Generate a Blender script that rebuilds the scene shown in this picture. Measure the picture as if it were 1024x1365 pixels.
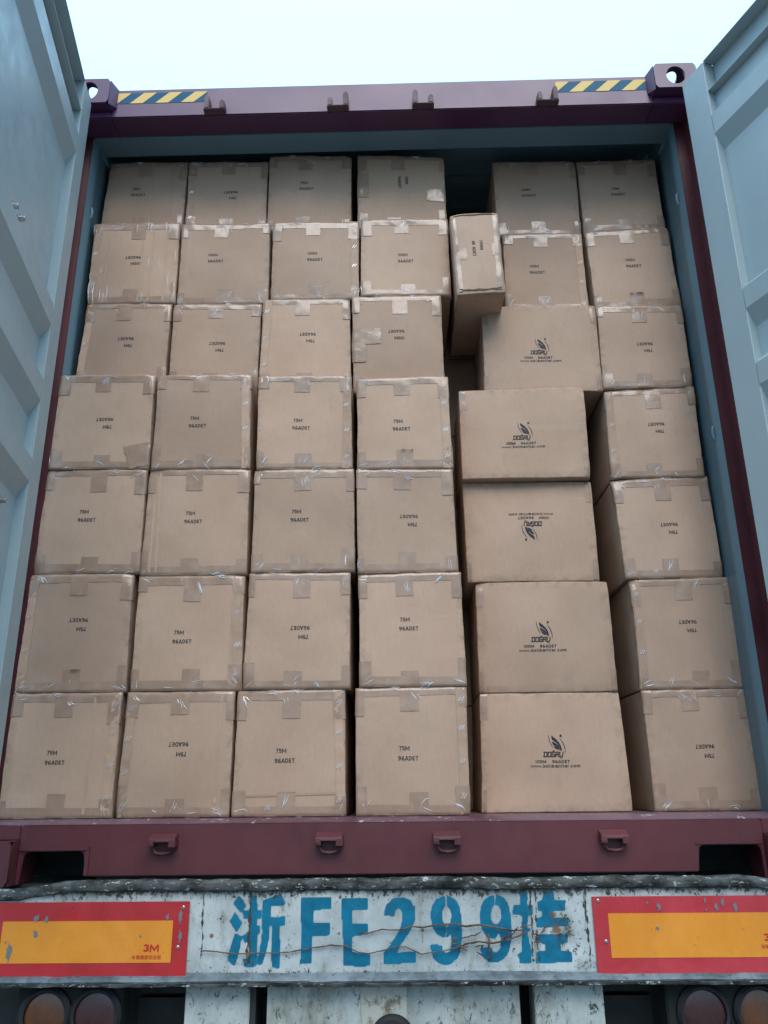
import bpy, bmesh, math, random
import numpy as np
from mathutils import Vector, noise, Matrix
from math import radians, sin, cos, pi

for o in list(bpy.data.objects): bpy.data.objects.remove(o)
SC = bpy.context.scene

# ---------------------------------------------------------------- camera
cd = bpy.data.cameras.new("camera")
cam = bpy.data.objects.new("camera", cd); SC.collection.objects.link(cam)
cam.location = (0.0492, -2.4292, 0.2448)
cam.rotation_euler = (1.90146, 0.0093, 0.02395)
cd.sensor_fit = 'VERTICAL'; cd.sensor_height = 36.0
cd.lens = 1080.34 / 1365 * 36.0
cd.clip_start = 0.05; cd.clip_end = 600
SC.camera = cam

# ---------------------------------------------------------------- sky, sun, exposure
SUN_EL, SUN_AZ = 52.0, 172.0          # azimuth measured from +Y (into the container) clockwise
world = bpy.data.worlds.new("World"); SC.world = world; world.use_nodes = True
wt = world.node_tree; wt.nodes.clear()
wo = wt.nodes.new('ShaderNodeOutputWorld'); bg = wt.nodes.new('ShaderNodeBackground')
sky = wt.nodes.new('ShaderNodeTexSky'); sky.sky_type = 'NISHITA'; sky.sun_disc = False
sky.sun_elevation = radians(SUN_EL); sky.sun_rotation = radians(SUN_AZ)
sky.air_density = 1.2; sky.dust_density = 4.0; sky.ozone_density = 1.0
mx = wt.nodes.new('ShaderNodeMixRGB'); mx.inputs[0].default_value = 0.78
mx.inputs[2].default_value = (7.9, 13.4, 18.6, 1)      # thin bright overcast veil over the blue
# an overcast sky is about three times brighter overhead than at the horizon
wc = wt.nodes.new('ShaderNodeTexCoord'); ws = wt.nodes.new('ShaderNodeSeparateXYZ'); wm = wt.nodes.new('ShaderNodeMapRange')
wm.inputs[1].default_value = 0; wm.inputs[2].default_value = 1; wm.inputs[3].default_value = .30; wm.inputs[4].default_value = 1.0
wv_ = wt.nodes.new('ShaderNodeVectorMath'); wv_.operation = 'SCALE'
wt.links.new(wc.outputs['Generated'], ws.inputs[0]); wt.links.new(ws.outputs[2], wm.inputs[0])
wt.links.new(sky.outputs[0], mx.inputs[1]); wt.links.new(mx.outputs[0], wv_.inputs[0]); wt.links.new(wm.outputs[0], wv_.inputs['Scale'])
wt.links.new(wv_.outputs[0], bg.inputs[0])
bg.inputs[1].default_value = 0.116
wt.links.new(bg.outputs[0], wo.inputs[0])
sd = bpy.data.lights.new("sun", 'SUN'); sd.energy = 1.5; sd.angle = radians(40); sd.color = (1, .92, .85)
sun = bpy.data.objects.new("sun", sd); SC.collection.objects.link(sun)
az, el = radians(SUN_AZ), radians(SUN_EL)
sdir = Vector((sin(az)*cos(el), cos(az)*cos(el), sin(el)))
sun.rotation_euler = sdir.to_track_quat('Z', 'Y').to_euler()
sun.location = sdir * 20
SC.view_settings.view_transform = 'Standard'; SC.view_settings.look = 'None'
SC.view_settings.gamma = 1.0; SC.view_settings.use_curve_mapping = False
SC.view_settings.exposure = 0.53
SC.cycles.max_bounces = 6; SC.cycles.diffuse_bounces = 2

# ---------------------------------------------------------------- helpers
def link(o, parent=None):
    SC.collection.objects.link(o)
    if parent is not None: o.parent = parent
    return o
def tag(o, label=None, cat=None, group=None, kind=None):
    if label: o['label'] = label
    if cat: o['category'] = cat
    if group: o['group'] = group
    if kind: o['kind'] = kind
    return o
def empty(name, loc=(0, 0, 0), rz=0.0, parent=None):
    o = bpy.data.objects.new(name, None); o.location = loc; o.rotation_euler = (0, 0, rz)
    o.empty_display_size = .1
    return link(o, parent)

class MB:
    """collects shapes and links them as one mesh object"""
    def __init__(s): s.v = []; s.f = []; s.sm = []
    def add(s, vs, fs, smooth=False):
        n = len(s.v); s.v += [tuple(v) for v in vs]; s.f += [tuple(i + n for i in f) for f in fs]
        s.sm += [smooth] * len(fs); return s
    def box(s, x0, x1, y0, y1, z0, z1):
        return s.add([(x0,y0,z0),(x1,y0,z0),(x1,y1,z0),(x0,y1,z0),(x0,y0,z1),(x1,y0,z1),(x1,y1,z1),(x0,y1,z1)],
                     [(3,2,1,0),(4,5,6,7),(0,1,5,4),(1,2,6,5),(2,3,7,6),(3,0,4,7)])
    def prism(s, poly, a0, a1, axis='x', smooth=False):
        # poly in the other two axes, extruded along axis from a0 to a1
        def P(a, u, v):
            return {'x': (a, u, v), 'y': (u, a, v), 'z': (u, v, a)}[axis]
        n = len(poly)
        vs = [P(a0, *q) for q in poly] + [P(a1, *q) for q in poly]
        s.add(vs, [(i, (i+1) % n, n+(i+1) % n, n+i) for i in range(n)], smooth)
        s.add(vs, [tuple(range(n-1, -1, -1)), tuple(range(n, 2*n))])
        return s
    def tube(s, pts, r, n=10, caps=True):
        pts = [Vector(p) for p in pts]; rs = r if isinstance(r, (list, tuple)) else [r]*len(pts)
        vs = []; prev = None
        for i, p in enumerate(pts):
            t = (pts[min(i+1, len(pts)-1)] - pts[max(i-1, 0)]).normalized()
            if prev is None:
                a = Vector((0, 0, 1)) if abs(t.z) < .9 else Vector((1, 0, 0))
                prev = t.cross(a).normalized()
            b = t.cross(prev).normalized(); prev = b.cross(t).normalized()
            for k in range(n):
                w = 2*pi*k/n; vs.append(p + (prev*cos(w) + b*sin(w))*rs[i])
        fs = [(i*n+k, i*n+(k+1) % n, (i+1)*n+(k+1) % n, (i+1)*n+k) for i in range(len(pts)-1) for k in range(n)]
        s.add(vs, fs, True)
        if caps: s.add(vs, [tuple(range(n-1, -1, -1)), tuple((len(pts)-1)*n+k for k in range(n))])
        return s
    def lathe(s, c, prof, axis='y', n=32):
        # prof: (radius, along) pairs round axis through c
        vs = []
        for r, a in prof:
            for k in range(n):
                w = 2*pi*k/n
                if axis == 'y': vs.append((c[0]+r*cos(w), c[1]+a, c[2]+r*sin(w)))
                elif axis == 'x': vs.append((c[0]+a, c[1]+r*cos(w), c[2]+r*sin(w)))
                else: vs.append((c[0]+r*cos(w), c[1]+r*sin(w), c[2]+a))
        m = len(prof)
        s.add(vs, [(i*n+k, i*n+(k+1) % n, (i+1)*n+(k+1) % n, (i+1)*n+k) for i in range(m-1) for k in range(n)], True)
        s.add(vs, [tuple(range(n)), tuple((m-1)*n+k for k in range(n))])
        return s
    def build(s, name, mat, parent=None, bevel=0, seg=2, sharp=38):
        me = bpy.data.meshes.new(name); me.from_pydata(s.v, [], s.f)
        bm = bmesh.new(); bm.from_mesh(me)
        bmesh.ops.remove_doubles(bm, verts=bm.verts, dist=1e-5)
        bmesh.ops.recalc_face_normals(bm, faces=bm.faces)
        if bevel:
            es = [e for e in bm.edges if len(e.link_faces) == 2 and e.calc_face_angle(0) > .6]
            bmesh.ops.bevel(bm, geom=es, offset=bevel, segments=seg, affect='EDGES', clamp_overlap=True)
        for f in bm.faces:
            f.smooth = True
        bm.to_mesh(me); bm.free()
        me.set_sharp_from_angle(angle=radians(sharp))
        me.materials.append(mat)
        o = bpy.data.objects.new(name, me)
        if bevel:
            wn = o.modifiers.new('wn', 'WEIGHTED_NORMAL'); wn.keep_sharp = True; wn.weight = 90
        return link(o, parent)

# ---------------------------------------------------------------- materials
class Mat:
    def __init__(s, name, base=(.5,.5,.5), rough=.5, metal=0., spec=.5, coat=0.):
        s.m = bpy.data.materials.new(name); s.m.use_nodes = True
        s.t = s.m.node_tree; s.b = s.t.nodes['Principled BSDF']
        s.b.inputs['Base Color'].default_value = (*base, 1); s.b.inputs['Roughness'].default_value = rough
        s.b.inputs['Metallic'].default_value = metal; s.b.inputs['Specular IOR Level'].default_value = spec
        s.b.inputs['Coat Weight'].default_value = coat
        s.tc = s.N('ShaderNodeTexCoord'); s.co = s.tc.outputs['Object']
    def N(s, ty, **kw):
        n = s.t.nodes.new(ty)
        for k, v in kw.items(): setattr(n, k, v)
        return n
    def L(s, a, b): s.t.links.new(a, b)
    def vary(s):
        # shift the pattern from object to object
        oi = s.N('ShaderNodeObjectInfo'); a = s.N('ShaderNodeVectorMath', operation='MULTIPLY_ADD')
        cb = s.N('ShaderNodeCombineXYZ'); s.L(oi.outputs['Random'], cb.inputs[0]); s.L(oi.outputs['Random'], cb.inputs[2])
        s.L(cb.outputs[0], a.inputs[0]); a.inputs[1].default_value = (37, 11, 53); s.L(s.tc.outputs['Object'], a.inputs[2])
        s.co = a.outputs[0]; return s
    def noise(s, scale, detail=6, rough=.6, stretch=None, dist=0):
        n = s.N('ShaderNodeTexNoise'); n.inputs['Scale'].default_value = scale
        n.inputs['Detail'].default_value = detail; n.inputs['Roughness'].default_value = rough
        n.inputs['Distortion'].default_value = dist
        if stretch:
            mp = s.N('ShaderNodeMapping'); mp.inputs['Scale'].default_value = stretch
            s.L(s.co, mp.inputs[0]); s.L(mp.outputs[0], n.inputs['Vector'])
        else: s.L(s.co, n.inputs['Vector'])
        return n.outputs['Fac']
    def ramp(s, fac, a, b, ca=0., cb=1.):
        r = s.N('ShaderNodeMapRange'); r.inputs[1].default_value = a; r.inputs[2].default_value = b
        r.inputs[3].default_value = ca; r.inputs[4].default_value = cb; r.interpolation_type = 'SMOOTHSTEP'
        s.L(fac, r.inputs[0]); return r.outputs[0]
    def math(s, op, a, b):
        m = s.N('ShaderNodeMath', operation=op)
        for i, x in enumerate((a, b)):
            if isinstance(x, (int, float)): m.inputs[i].default_value = x
            else: s.L(x, m.inputs[i])
        m.use_clamp = False
        return m.outputs[0]
    def mix(s, fac, a, b):
        m = s.N('ShaderNodeMixRGB')
        if isinstance(fac, (int, float)): m.inputs[0].default_value = fac
        else: s.L(fac, m.inputs[0])
        for i, x in ((1, a), (2, b)):
            if isinstance(x, tuple): m.inputs[i].default_value = (*x, 1)
            else: s.L(x, m.inputs[i])
        return m.outputs[0]
    def attr(s, name):
        a = s.N('ShaderNodeAttribute'); a.attribute_name = name; return a.outputs['Fac']
    def color(s, c): s.L(c, s.b.inputs['Base Color']); return s
    def rough(s, c): s.L(c, s.b.inputs['Roughness']); return s
    def bump(s, h, strength=.3, dist=.002):
        b = s.N('ShaderNodeBump'); b.inputs['Strength'].default_value = strength; b.inputs['Distance'].default_value = dist
        s.L(h, b.inputs['Height'])
        prev = s.b.inputs['Normal'].links
        if prev: s.L(prev[0].from_socket, b.inputs['Normal'])
        s.L(b.outputs[0], s.b.inputs['Normal']); return s

def paint_mat(name, base, dark, light, rough=.42, chips=None, chip_th=.70, grime=.5, spec=.5):
    m = Mat(name, base, rough, spec=spec)
    c = m.mix(m.ramp(m.noise(2.5, 5, .6), .3, .7), base, light)
    c = m.mix(m.ramp(m.noise(9, 8, .7, (1, 1, .35)), .5, .8, 0, grime), c, dark)
    c = m.mix(m.ramp(m.noise(60, 6, .7), .60, .75, 0, .35), c, dark)
    if chips: c = m.mix(m.ramp(m.noise(28, 10, .75), chip_th, chip_th+.02), c, chips)
    m.color(c); m.rough(m.ramp(m.noise(14, 5), .3, .7, rough-.06, rough+.16))
    m.bump(m.noise(26, 6, .6), .2, .0012); m.bump(m.noise(3.0, 2, .5), .2, .004)
    return m.m
M = {}
M['maroon'] = paint_mat('maroon_paint', (.092, .020, .024), (.038, .014, .016), (.118, .026, .032), .42, (.26, .20, .21), .70, .65)
m = Mat('header_maroon_sky_tint', (.10, .034, .066), .34, spec=.45)
m.color(m.mix(m.ramp(m.noise(3, 5, .6, (1, 1, .4)), .3, .75), (.080, .028, .075), (.100, .036, .095))); m.rough(m.ramp(m.noise(5, 3), .3, .7, .33, .39)); m.bump(m.noise(40, 4, .6), .1, .0006); M['header'] = m.m  # violet sky reflection mixed into the maroon base colour
M['nosing'] = paint_mat('scuffed_sky_tinted_sill_edge', (.10, .035, .048), (.04, .018, .022), (.17, .10, .125), .38, (.38, .36, .38), .60, .5)  # scuffs and chips, plus sky highlight painted in as lighter violet
M['keeper'] = paint_mat('keeper_maroon_paint', (.075, .030, .042), (.04, .02, .025), (.10, .038, .055), .5, None, .9, .35)
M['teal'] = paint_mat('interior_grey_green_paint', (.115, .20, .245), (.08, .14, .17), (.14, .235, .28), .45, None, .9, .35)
M['door'] = paint_mat('door_pale_grey_green_paint', (.35, .425, .44), (.24, .305, .325), (.375, .45, .465), .36, None, .9, .22)
M['rubber'] = Mat('black_rubber', (.012, .012, .014), .6).m
M['black'] = paint_mat('dark_chassis_steel', (.022, .024, .022), (.012, .012, .012), (.035, .038, .034), .6)
M['steel'] = Mat('zinc_steel', (.42, .42, .40), .35, .9).m
M['staple'] = Mat('bright_staple', (.78, .80, .82), .28, .6).m
m = Mat('wood_floor', (.16, .09, .05), .7)
m.color(m.mix(m.noise(6, 6, .6, (12, 1, 1)), (.10, .06, .035), (.22, .14, .08))); M['wood'] = m.m

# cardboard
m = Mat('cardboard', (.36, .27, .20), .72, spec=.3).vary()
c = m.mix(m.ramp(m.noise(3.2, 4, .55), .3, .7), (.440, .290, .203), (.505, .342, .246))
c = m.mix(m.ramp(m.noise(220, 3, .7, (1, 1, .12)), .35, .75, 0, .22), c, (.345, .225, .160))      # flute lines
c = m.mix(m.ramp(m.noise(13, 9, .75, (1, 1, .5)), .54, .74, 0, .32), c, (.30, .20, .145))
c = m.mix(m.ramp(m.noise(9, 4, .6, (.12, 1, 1.6), 1.0), .66, .72, 0, .28), c, (.52, .37, .28))
c = m.mix(m.ramp(m.noise(1.7, 4, .6), .50, .72, 0, .16), c, (.33, .225, .165))         # scuffs
c = m.mix(m.ramp(m.noise(150, 2, .5), .70, .78, 0, .5), c, (.22, .16, .12))                     # specks
oi = m.N('ShaderNodeObjectInfo'); hv = m.N('ShaderNodeHueSaturation')
m.L(m.ramp(oi.outputs['Random'], 0, 1, .88, 1.08), hv.inputs['Value']); m.L(c, hv.inputs['Color'])
e = m.attr('wear')
c = m.mix(m.math('MULTIPLY', m.math('MULTIPLY', e, .6), m.ramp(m.noise(30, 6, .7), .42, .72)), hv.outputs[0], (.185, .13, .095))
m.color(c); m.bump(m.noise(260, 2, .5, (1, 1, .1)), .12, .0008); m.bump(m.noise(7, 5, .6), .4, .006); m.bump(m.noise(34, 3, .6), .15, .0015)
M['card'] = m.m
m = Mat('cardboard_dark', (.20, .145, .10), .8, spec=.2); M['card_edge'] = m.m

# clear packing tape, wrinkled, stuck on cardboard
def tape_mat(name, a, b, r0, r1):
    m = Mat(name, a, .2, spec=.45, coat=.12).vary()
    c = m.mix(m.ramp(m.noise(18, 5, .6), .35, .7), a, b)
    m.color(c)
    m.b.inputs['Coat Roughness'].default_value = .12
    m.rough(m.ramp(m.noise(45, 4), .3, .7, r0, r1))
    m.bump(m.noise(7, 2, .4, None, .6), .35, .006)
    m.bump(m.ramp(m.noise(30, 2, .5, None, 2.0), .60, .70), .25, .0012)
    return m.m
M['tape'] = tape_mat('clear_tape', (.335, .218, .150), (.395, .268, .198), .09, .24)
M['ink'] = Mat('black_ink', (.022, .024, .032), .6, spec=.3).m
M['crease_glint'] = Mat('tape_crease_glint', (.80, .86, .92), .10, spec=1.0, coat=1.0).m  # sky glints on the folds put into the colour as near-white
# ---------------------------------------------------------------- lettering (built once, shared)
def text_mesh(name, lines, size, sx, gap, bold, align='LEFT', extrude=.00025, spc=1.06):
    """lines: list of strings -> mesh lying in XZ plane, centred on its origin, facing -Y"""
    vs, fs = [], []
    for i, s in enumerate(lines):
        cu = bpy.data.curves.new('t', 'FONT'); cu.body = s; cu.size = size; cu.align_x = align
        cu.offset = bold; cu.extrude = extrude; cu.space_character = spc; cu.resolution_u = 4
        ob = bpy.data.objects.new('t', cu); SC.collection.objects.link(ob)
        dg = bpy.context.evaluated_depsgraph_get(); dg.update()
        me = bpy.data.meshes.new_from_object(ob.evaluated_get(dg))
        n = len(vs)
        vs += [(v.co.x*sx, -v.co.z, v.co.y - i*gap) for v in me.vertices]
        fs += [tuple(k+n for k in p.vertices) for p in me.polygons]
        bpy.data.objects.remove(ob); bpy.data.meshes.remove(me); bpy.data.curves.remove(cu)
    a = np.array(vs); lo, hi = a.min(0), a.max(0)
    a[:, 0] -= (lo[0]+hi[0])/2; a[:, 2] -= (lo[2]+hi[2])/2
    return [tuple(v) for v in a], fs, (hi-lo)

def as_mesh(name, vs, fs, mat):
    me = bpy.data.meshes.new(name); me.from_pydata([tuple(v) for v in vs], [], fs); me.materials.append(mat); me.update()
    return me
# ---------------------------------------------------------------- block lettering drawn stroke by stroke (unit cell, y up)
def _arc(cx, cy, rx, ry, a0, a1, n=10):
    return [(cx+rx*cos(radians(a0+(a1-a0)*i/n)), cy+ry*sin(radians(a0+(a1-a0)*i/n))) for i in range(n+1)]
FONT = {
 '0': (.78, [_arc(.39,.5,.29,.41,0,360,16)]), 'O': (.85, [_arc(.42,.5,.34,.41,0,360,16)]),
 '1': (.5, [[(.08,.72),(.30,.90),(.30,.0)]]),
 '3': (.78, [_arc(.36,.70,.27,.21,150,-90), _arc(.36,.28,.30,.21,90,-150)]),
 '4': (.78, [[(.56,.0),(.56,.9),(.08,.28),(.74,.28)]]),
 '5': (.76, [[(.64,.91),(.18,.91),(.14,.52)] , [(.14,.50)]+_arc(.36,.33,.29,.25,110,-150)]),
 '6': (.82, [_arc(.42,.29,.29,.21,0,360,14), [(.13,.30),(.15,.56),(.27,.82),(.46,.92),(.68,.86)]]),
 '7': (.74, [[(.08,.91),(.66,.91),(.44,.50),(.32,.0)]]),
 '8': (.78, [_arc(.39,.70,.25,.20,0,360,14), _arc(.39,.28,.29,.21,0,360,14)]),
 '9': (.82, [_arc(.40,.70,.29,.21,0,360,14), [(.69,.70),(.67,.43),(.55,.17),(.36,.07),(.14,.13)]]),
 'A': (.92, [[(.06,.0),(.43,.94),(.50,.94),(.86,.0)], [(.20,.30),(.72,.30)]]),
 'D': (.88, [[(.14,.08),(.14,.91),(.42,.91)]+_arc(.42,.5,.34,.41,80,-80,8)+[(.42,.08),(.14,.08)]]),
 'E': (.76, [[(.68,.91),(.14,.91),(.14,.08),(.70,.08)], [(.14,.50),(.64,.50)]]),
 'M': (1.12, [[(.10,.0),(.10,.96)], [(.13,.92),(.56,.20),(.99,.92)], [(1.02,.96),(1.02,.0)]]),
 'T': (.78, [[(.04,.91),(.74,.91)], [(.39,.91),(.39,.0)]]),
 'w': (.95, [[(.04,.66),(.24,.05),(.47,.62),(.70,.05),(.90,.66)]]), 'k': (.72, [[(.12,.0),(.12,1.0)], [(.60,.68),(.14,.28)], [(.30,.42),(.64,.0)]]),
 'o': (.74, [_arc(.37,.35,.27,.29,0,360,14)]), 'l': (.30, [[(.15,.0),(.15,1.0)]]), 'i': (.30, [[(.15,.0),(.15,.68)], [(.15,.86),(.15,1.0)]]),
 'b': (.74, [[(.12,.0),(.12,1.0)], _arc(.38,.35,.25,.29,0,360,14)]), 'a': (.72, [_arc(.34,.30,.23,.24,0,360,12), [(.60,.0),(.60,.50)]+_arc(.36,.48,.24,.18,0,150,6)]),
 'n': (.72, [[(.12,.0),(.12,.68)], [(.12,.44)]+_arc(.36,.42,.23,.23,150,0,6)+[(.59,.0)]]), 't': (.46, [[(.20,.92),(.20,.12),(.30,.05),(.42,.05)], [(.02,.64),(.40,.64)]]),
 'r': (.48, [[(.12,.0),(.12,.68)], [(.12,.42),(.24,.60),(.44,.64)]]), '.': (.28, [[(.14,.0),(.14,.13)]]),
 'c': (.68, [_arc(.37,.35,.27,.29,50,310,12)]), 'm': (1.05, [[(.12,.0),(.12,.68)], [(.12,.46)]+_arc(.32,.45,.20,.20,150,0,6)+[(.52,.0)], [(.52,.45)]+_arc(.72,.45,.20,.20,150,0,6)+[(.92,.0)]]),
 ' ': (.62, []),
}
def letters(s, width, height, weight=.155, track=.10, x0=None, shear=0.):
    """-> verts, faces in XZ, centred on 0 (or starting at x0), facing -Y; weight is the stroke width in cap heights"""
    adv = sum(FONT[c][0] + track for c in s) - track; kx = width/adv; kz = height
    ox = -width/2 if x0 is None else x0; vs, fs = [], []; cur = 0.; lay = 0
    w = weight*height
    for c in s:
        cw, strokes = FONT[c]
        for st in strokes:
            P = [(ox+(cur+x)*kx + shear*(y-.5)*kz, (y*(1-weight)+weight/2*(1 if y > .04 else 0))*kz - kz/2) for x, y in st]
            n = len(P)
            if n < 2: continue
            closed = math.hypot(P[0][0]-P[-1][0], P[0][1]-P[-1][1]) < 1e-6
            L, R = [], []
            for i in range(n):
                a = P[i-1] if i else (P[-2] if closed else P[0]); b = P[i+1] if i < n-1 else (P[1] if closed else P[-1])
                d1 = (P[i][0]-a[0], P[i][1]-a[1]); d2 = (b[0]-P[i][0], b[1]-P[i][1])
                l1, l2 = math.hypot(*d1), math.hypot(*d2)
                if l1 < 1e-9: d1, l1 = d2, l2
                if l2 < 1e-9: d2, l2 = d1, l1
                n1 = (-d1[1]/l1, d1[0]/l1); n2 = (-d2[1]/l2, d2[0]/l2)
                m = (n1[0]+n2[0], n1[1]+n2[1]); q = m[0]*m[0]+m[1]*m[1]
                if q < .5: m, q = n1, 1.
                f = min(1/(q/2), 1.6) if q > .5 else 1
                m = (m[0]*f*w/2*(1 if q != 1. else 1), m[1]*f*w/2)
                L.append((P[i][0]+m[0], P[i][1]+m[1])); R.append((P[i][0]-m[0], P[i][1]-m[1]))
            base = len(vs); lay += 1; y = -.00004*(lay % 4)
            for a, b in zip(L, R): vs += [(a[0], y, a[1]), (b[0], y, b[1])]
            fs += [(base+2*i, base+2*i+1, base+2*i+3, base+2*i+2) for i in range(n-1)]
        cur += cw + track
    return vs, fs
# ---------------------------------------------------------------- ground and surroundings
m = Mat('yard_concrete', (.30, .29, .27), .85)
m.color(m.mix(m.ramp(m.noise(.6, 8, .65), .3, .7), (.055, .055, .052), (.095, .093, .088)))
m.bump(m.noise(8, 8, .7), .4, .01)
g = MB(); g.add([(-250,-250,-1.5),(250,-250,-1.5),(250,250,-1.5),(-250,250,-1.5)], [(0,1,2,3)])
tag(g.build('ground', m.m), kind='structure')
def leaf_mat(name, a, b):
    m = Mat(name, a, .6).vary(); m.color(m.mix(m.ramp(m.noise(3, 3), .3, .7), a, b)); return m.m
M['leaf'] = leaf_mat('weed_leaf', (.035, .06, .03), (.08, .11, .055))
rw = random.Random(4); wv = MB()
for i in range(5200):
    y = rw.uniform(6, 22); x = rw.uniform(-12, -3.0 - .02*y); h = 1.5*(.45+.55*noise.noise(Vector((x*.5, y*.5, 0))))+.45
    z = -1.5 + rw.random()*max(.2, h)
    a, t, sl = rw.uniform(0, 6.28), rw.uniform(-.9, .9), rw.uniform(.04, .11)
    d = Vector((cos(a)*cos(t), sin(a)*cos(t), sin(t)+.3)); s_ = Vector((-sin(a), cos(a), rw.uniform(-.4, .4)))
    p = Vector((x, y, z))
    wv.add([p-d*sl, p+s_*sl*.35, p+d*sl, p-s_*sl*.35], [(0,1,2,3)])
tag(wv.build('roadside_scrub', M['leaf']), 'low dark green scrub growing beside the yard beyond the trailer', 'scrub', kind='stuff')

# ---------------------------------------------------------------- shipping container
CON = empty('shipping_container', (0, 0, 0))
tag(CON, 'maroon shipping container with grey green interior and both doors swung open, packed with cartons', 'container')
# yellow / blue hazard tape
def bars(mb, y, x0, x1, z0, z1, k0, k1): pass
# corner castings
def plate_hole(mb, c, ua, va, na, w, h, rx, rz, th):
    """rectangular plate (w x h) centred on c with an oval hole, thickness th along -na"""
    n = 32; c = Vector(c); ua, va, na = Vector(ua), Vector(va), Vector(na)
    out, inn = [], []
    for k in range(n):
        a = 2*pi*(k+.5)/n; ca, sa = cos(a), sin(a)
        q = max(abs(ca)/(w/2), abs(sa)/(h/2)); X, Y = ca/q, sa/q
        r = .012
        dx, dy = abs(X)-(w/2-r), abs(Y)-(h/2-r)
        if dx > 0 and dy > 0:
            L = math.hypot(dx, dy); X = math.copysign(w/2-r+dx/L*r, X); Y = math.copysign(h/2-r+dy/L*r, Y)
        out.append((X, Y)); inn.append((ca*rx, sa*rz))
    vs = []
    for d in (0, -th):
        vs += [c + ua*x + va*y + na*d for x, y in out]; vs += [c + ua*x + va*y + na*d for x, y in inn]
    fs = []
    for k in range(n):
        l = (k+1) % n
        fs += [(k, l, n+l, n+k), (2*n+k, 3*n+k, 3*n+l, 2*n+l), (k, 2*n+k, 2*n+l, l), (n+k, n+l, 3*n+l, 3*n+k)]
    mb.add(vs, fs)
def casting(sx, top, yf=0., sy=1):
    mb = MB(); w, d, h = .162, .178, .118
    x0 = 1.057*sx; xo = 1.219*sx; cx = (x0+xo)/2
    z0 = 2.778 if top else 0.; z1 = z0+h; cz = z0+h/2; yb = yf+sy*d; cy = (yf+yb)/2
    th = .012
    plate_hole(mb, (cx, yf, cz), (1,0,0), (0,0,1), (0,-sy,0), w, h, .036, .043, th)
    plate_hole(mb, (xo, cy, cz), (0,1,0), (0,0,1), (sx,0,0), d-.03, h-.002, .045, .035, th)
    plate_hole(mb, (cx, cy, z1 if top else z0), (1,0,0), (0,1,0), (0,0,1 if top else -1), w-.004, d-.026, .031, .060, th)
    # blind sides
    a, b = sorted((x0, x0+sx*th)); ya, yc = sorted((yf+sy*th*1.02, yb))
    mb.box(a, b, ya, yc, z0+.001, z1-.001)
    zz = z0 if top else z1-th
    a, b = sorted((x0+sx*.001, xo-sx*.001)); mb.box(a, b, ya, yc, zz+.0005, zz+th-.0005)
    y2, y3 = sorted((yb, yb-sy*th)); mb.box(a, b, y2-.0003, y3-.0003, z0+.002, z1-.002)
    return mb.build('corner_casting', M['header'] if top else M['maroon'], CON)
for sx in (-1, 1):
    for top in (0, 1):
        casting(sx, top); casting(sx, top, 12.192, -1)
# rear corner posts
for s in (-1, 1):
    P = MB(); P.prism([(s*1.168,.16),(s*1.204,.16),(s*1.206,.045),(s*1.219,.045),(s*1.219,.24),(s*1.168,.24)], .1185, 2.7775, 'z')
    P.build('corner_post', M['maroon'], CON, bevel=.003)
    P = MB(); P.prism([(s*1.1675,.1615),(s*1.1655,.170),(s*1.1610,.180),(s*1.1585,.192),(s*1.1585,.206),(s*1.1610,.218),(s*1.1665,.230),(s*1.1674,.330),(s*1.1690,.335),(s*1.19,.335),(s*1.19,.2415),(s*1.1678,.2415)], .165, 2.757, 'z')
    P.build('post_lining', M['teal'], CON)
    # lashing bars on the lining
    for z in (2.42, 1.42):
        mb = MB(); mb.tube([(s*1.17,.20,z-.03),(s*1.155,.20,z-.022),(s*1.152,.20,z),(s*1.155,.20,z+.022),(s*1.17,.20,z+.03)], .005, 8)
        mb.build('lashing_bar', M['teal'], CON)
# header
h = MB(); h.prism([(.045,2.745),(.045,2.879),(.053,2.889),(.16,2.891),(.16,2.757),(.058,2.747)], -1.0565, 1.0565, 'x')
h.prism([(.0455,2.745),(.0455,2.777),(.16,2.777),(.16,2.757),(.058,2.747)], -1.218, -1.0567, 'x'); h.prism([(.0455,2.745),(.0455,2.777),(.16,2.777),(.16,2.757),(.058,2.747)], 1.0567, 1.218, 'x')
h.build('header_beam', M['header'], CON, bevel=.004)
for s in (-1, 1):   # sloping gussets between header face and castings
    gz = MB(); gz.add([(s*1.0563,.004,2.776),(s*1.0563,.004,2.890),(s*1.036,.0445,2.880),(s*1.036,.0445,2.79),(s*1.0563,.0445,2.776),(s*1.0563,.0445,2.89)],
        [(0,1,2,3),(1,5,2),(0,3,4),(0,4,5,1),(3,2,5,4)])
    gz.build('casting_gusset', M['header'], CON)
l = MB(); l.prism([(.1605,2.756),(.1605,2.86),(.275,2.86),(.275,2.765),(.265,2.757)], -1.1645, 1.1645, 'x'); l.build('header_lining', M['teal'], CON, bevel=.002)
for s in (-1, 1):
    a, b = sorted((s*1.1648, s*1.205)); MB().box(a, b, .241, .352, 2.7780, 2.8855).build('corner_filler', M['teal'], CON)
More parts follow.
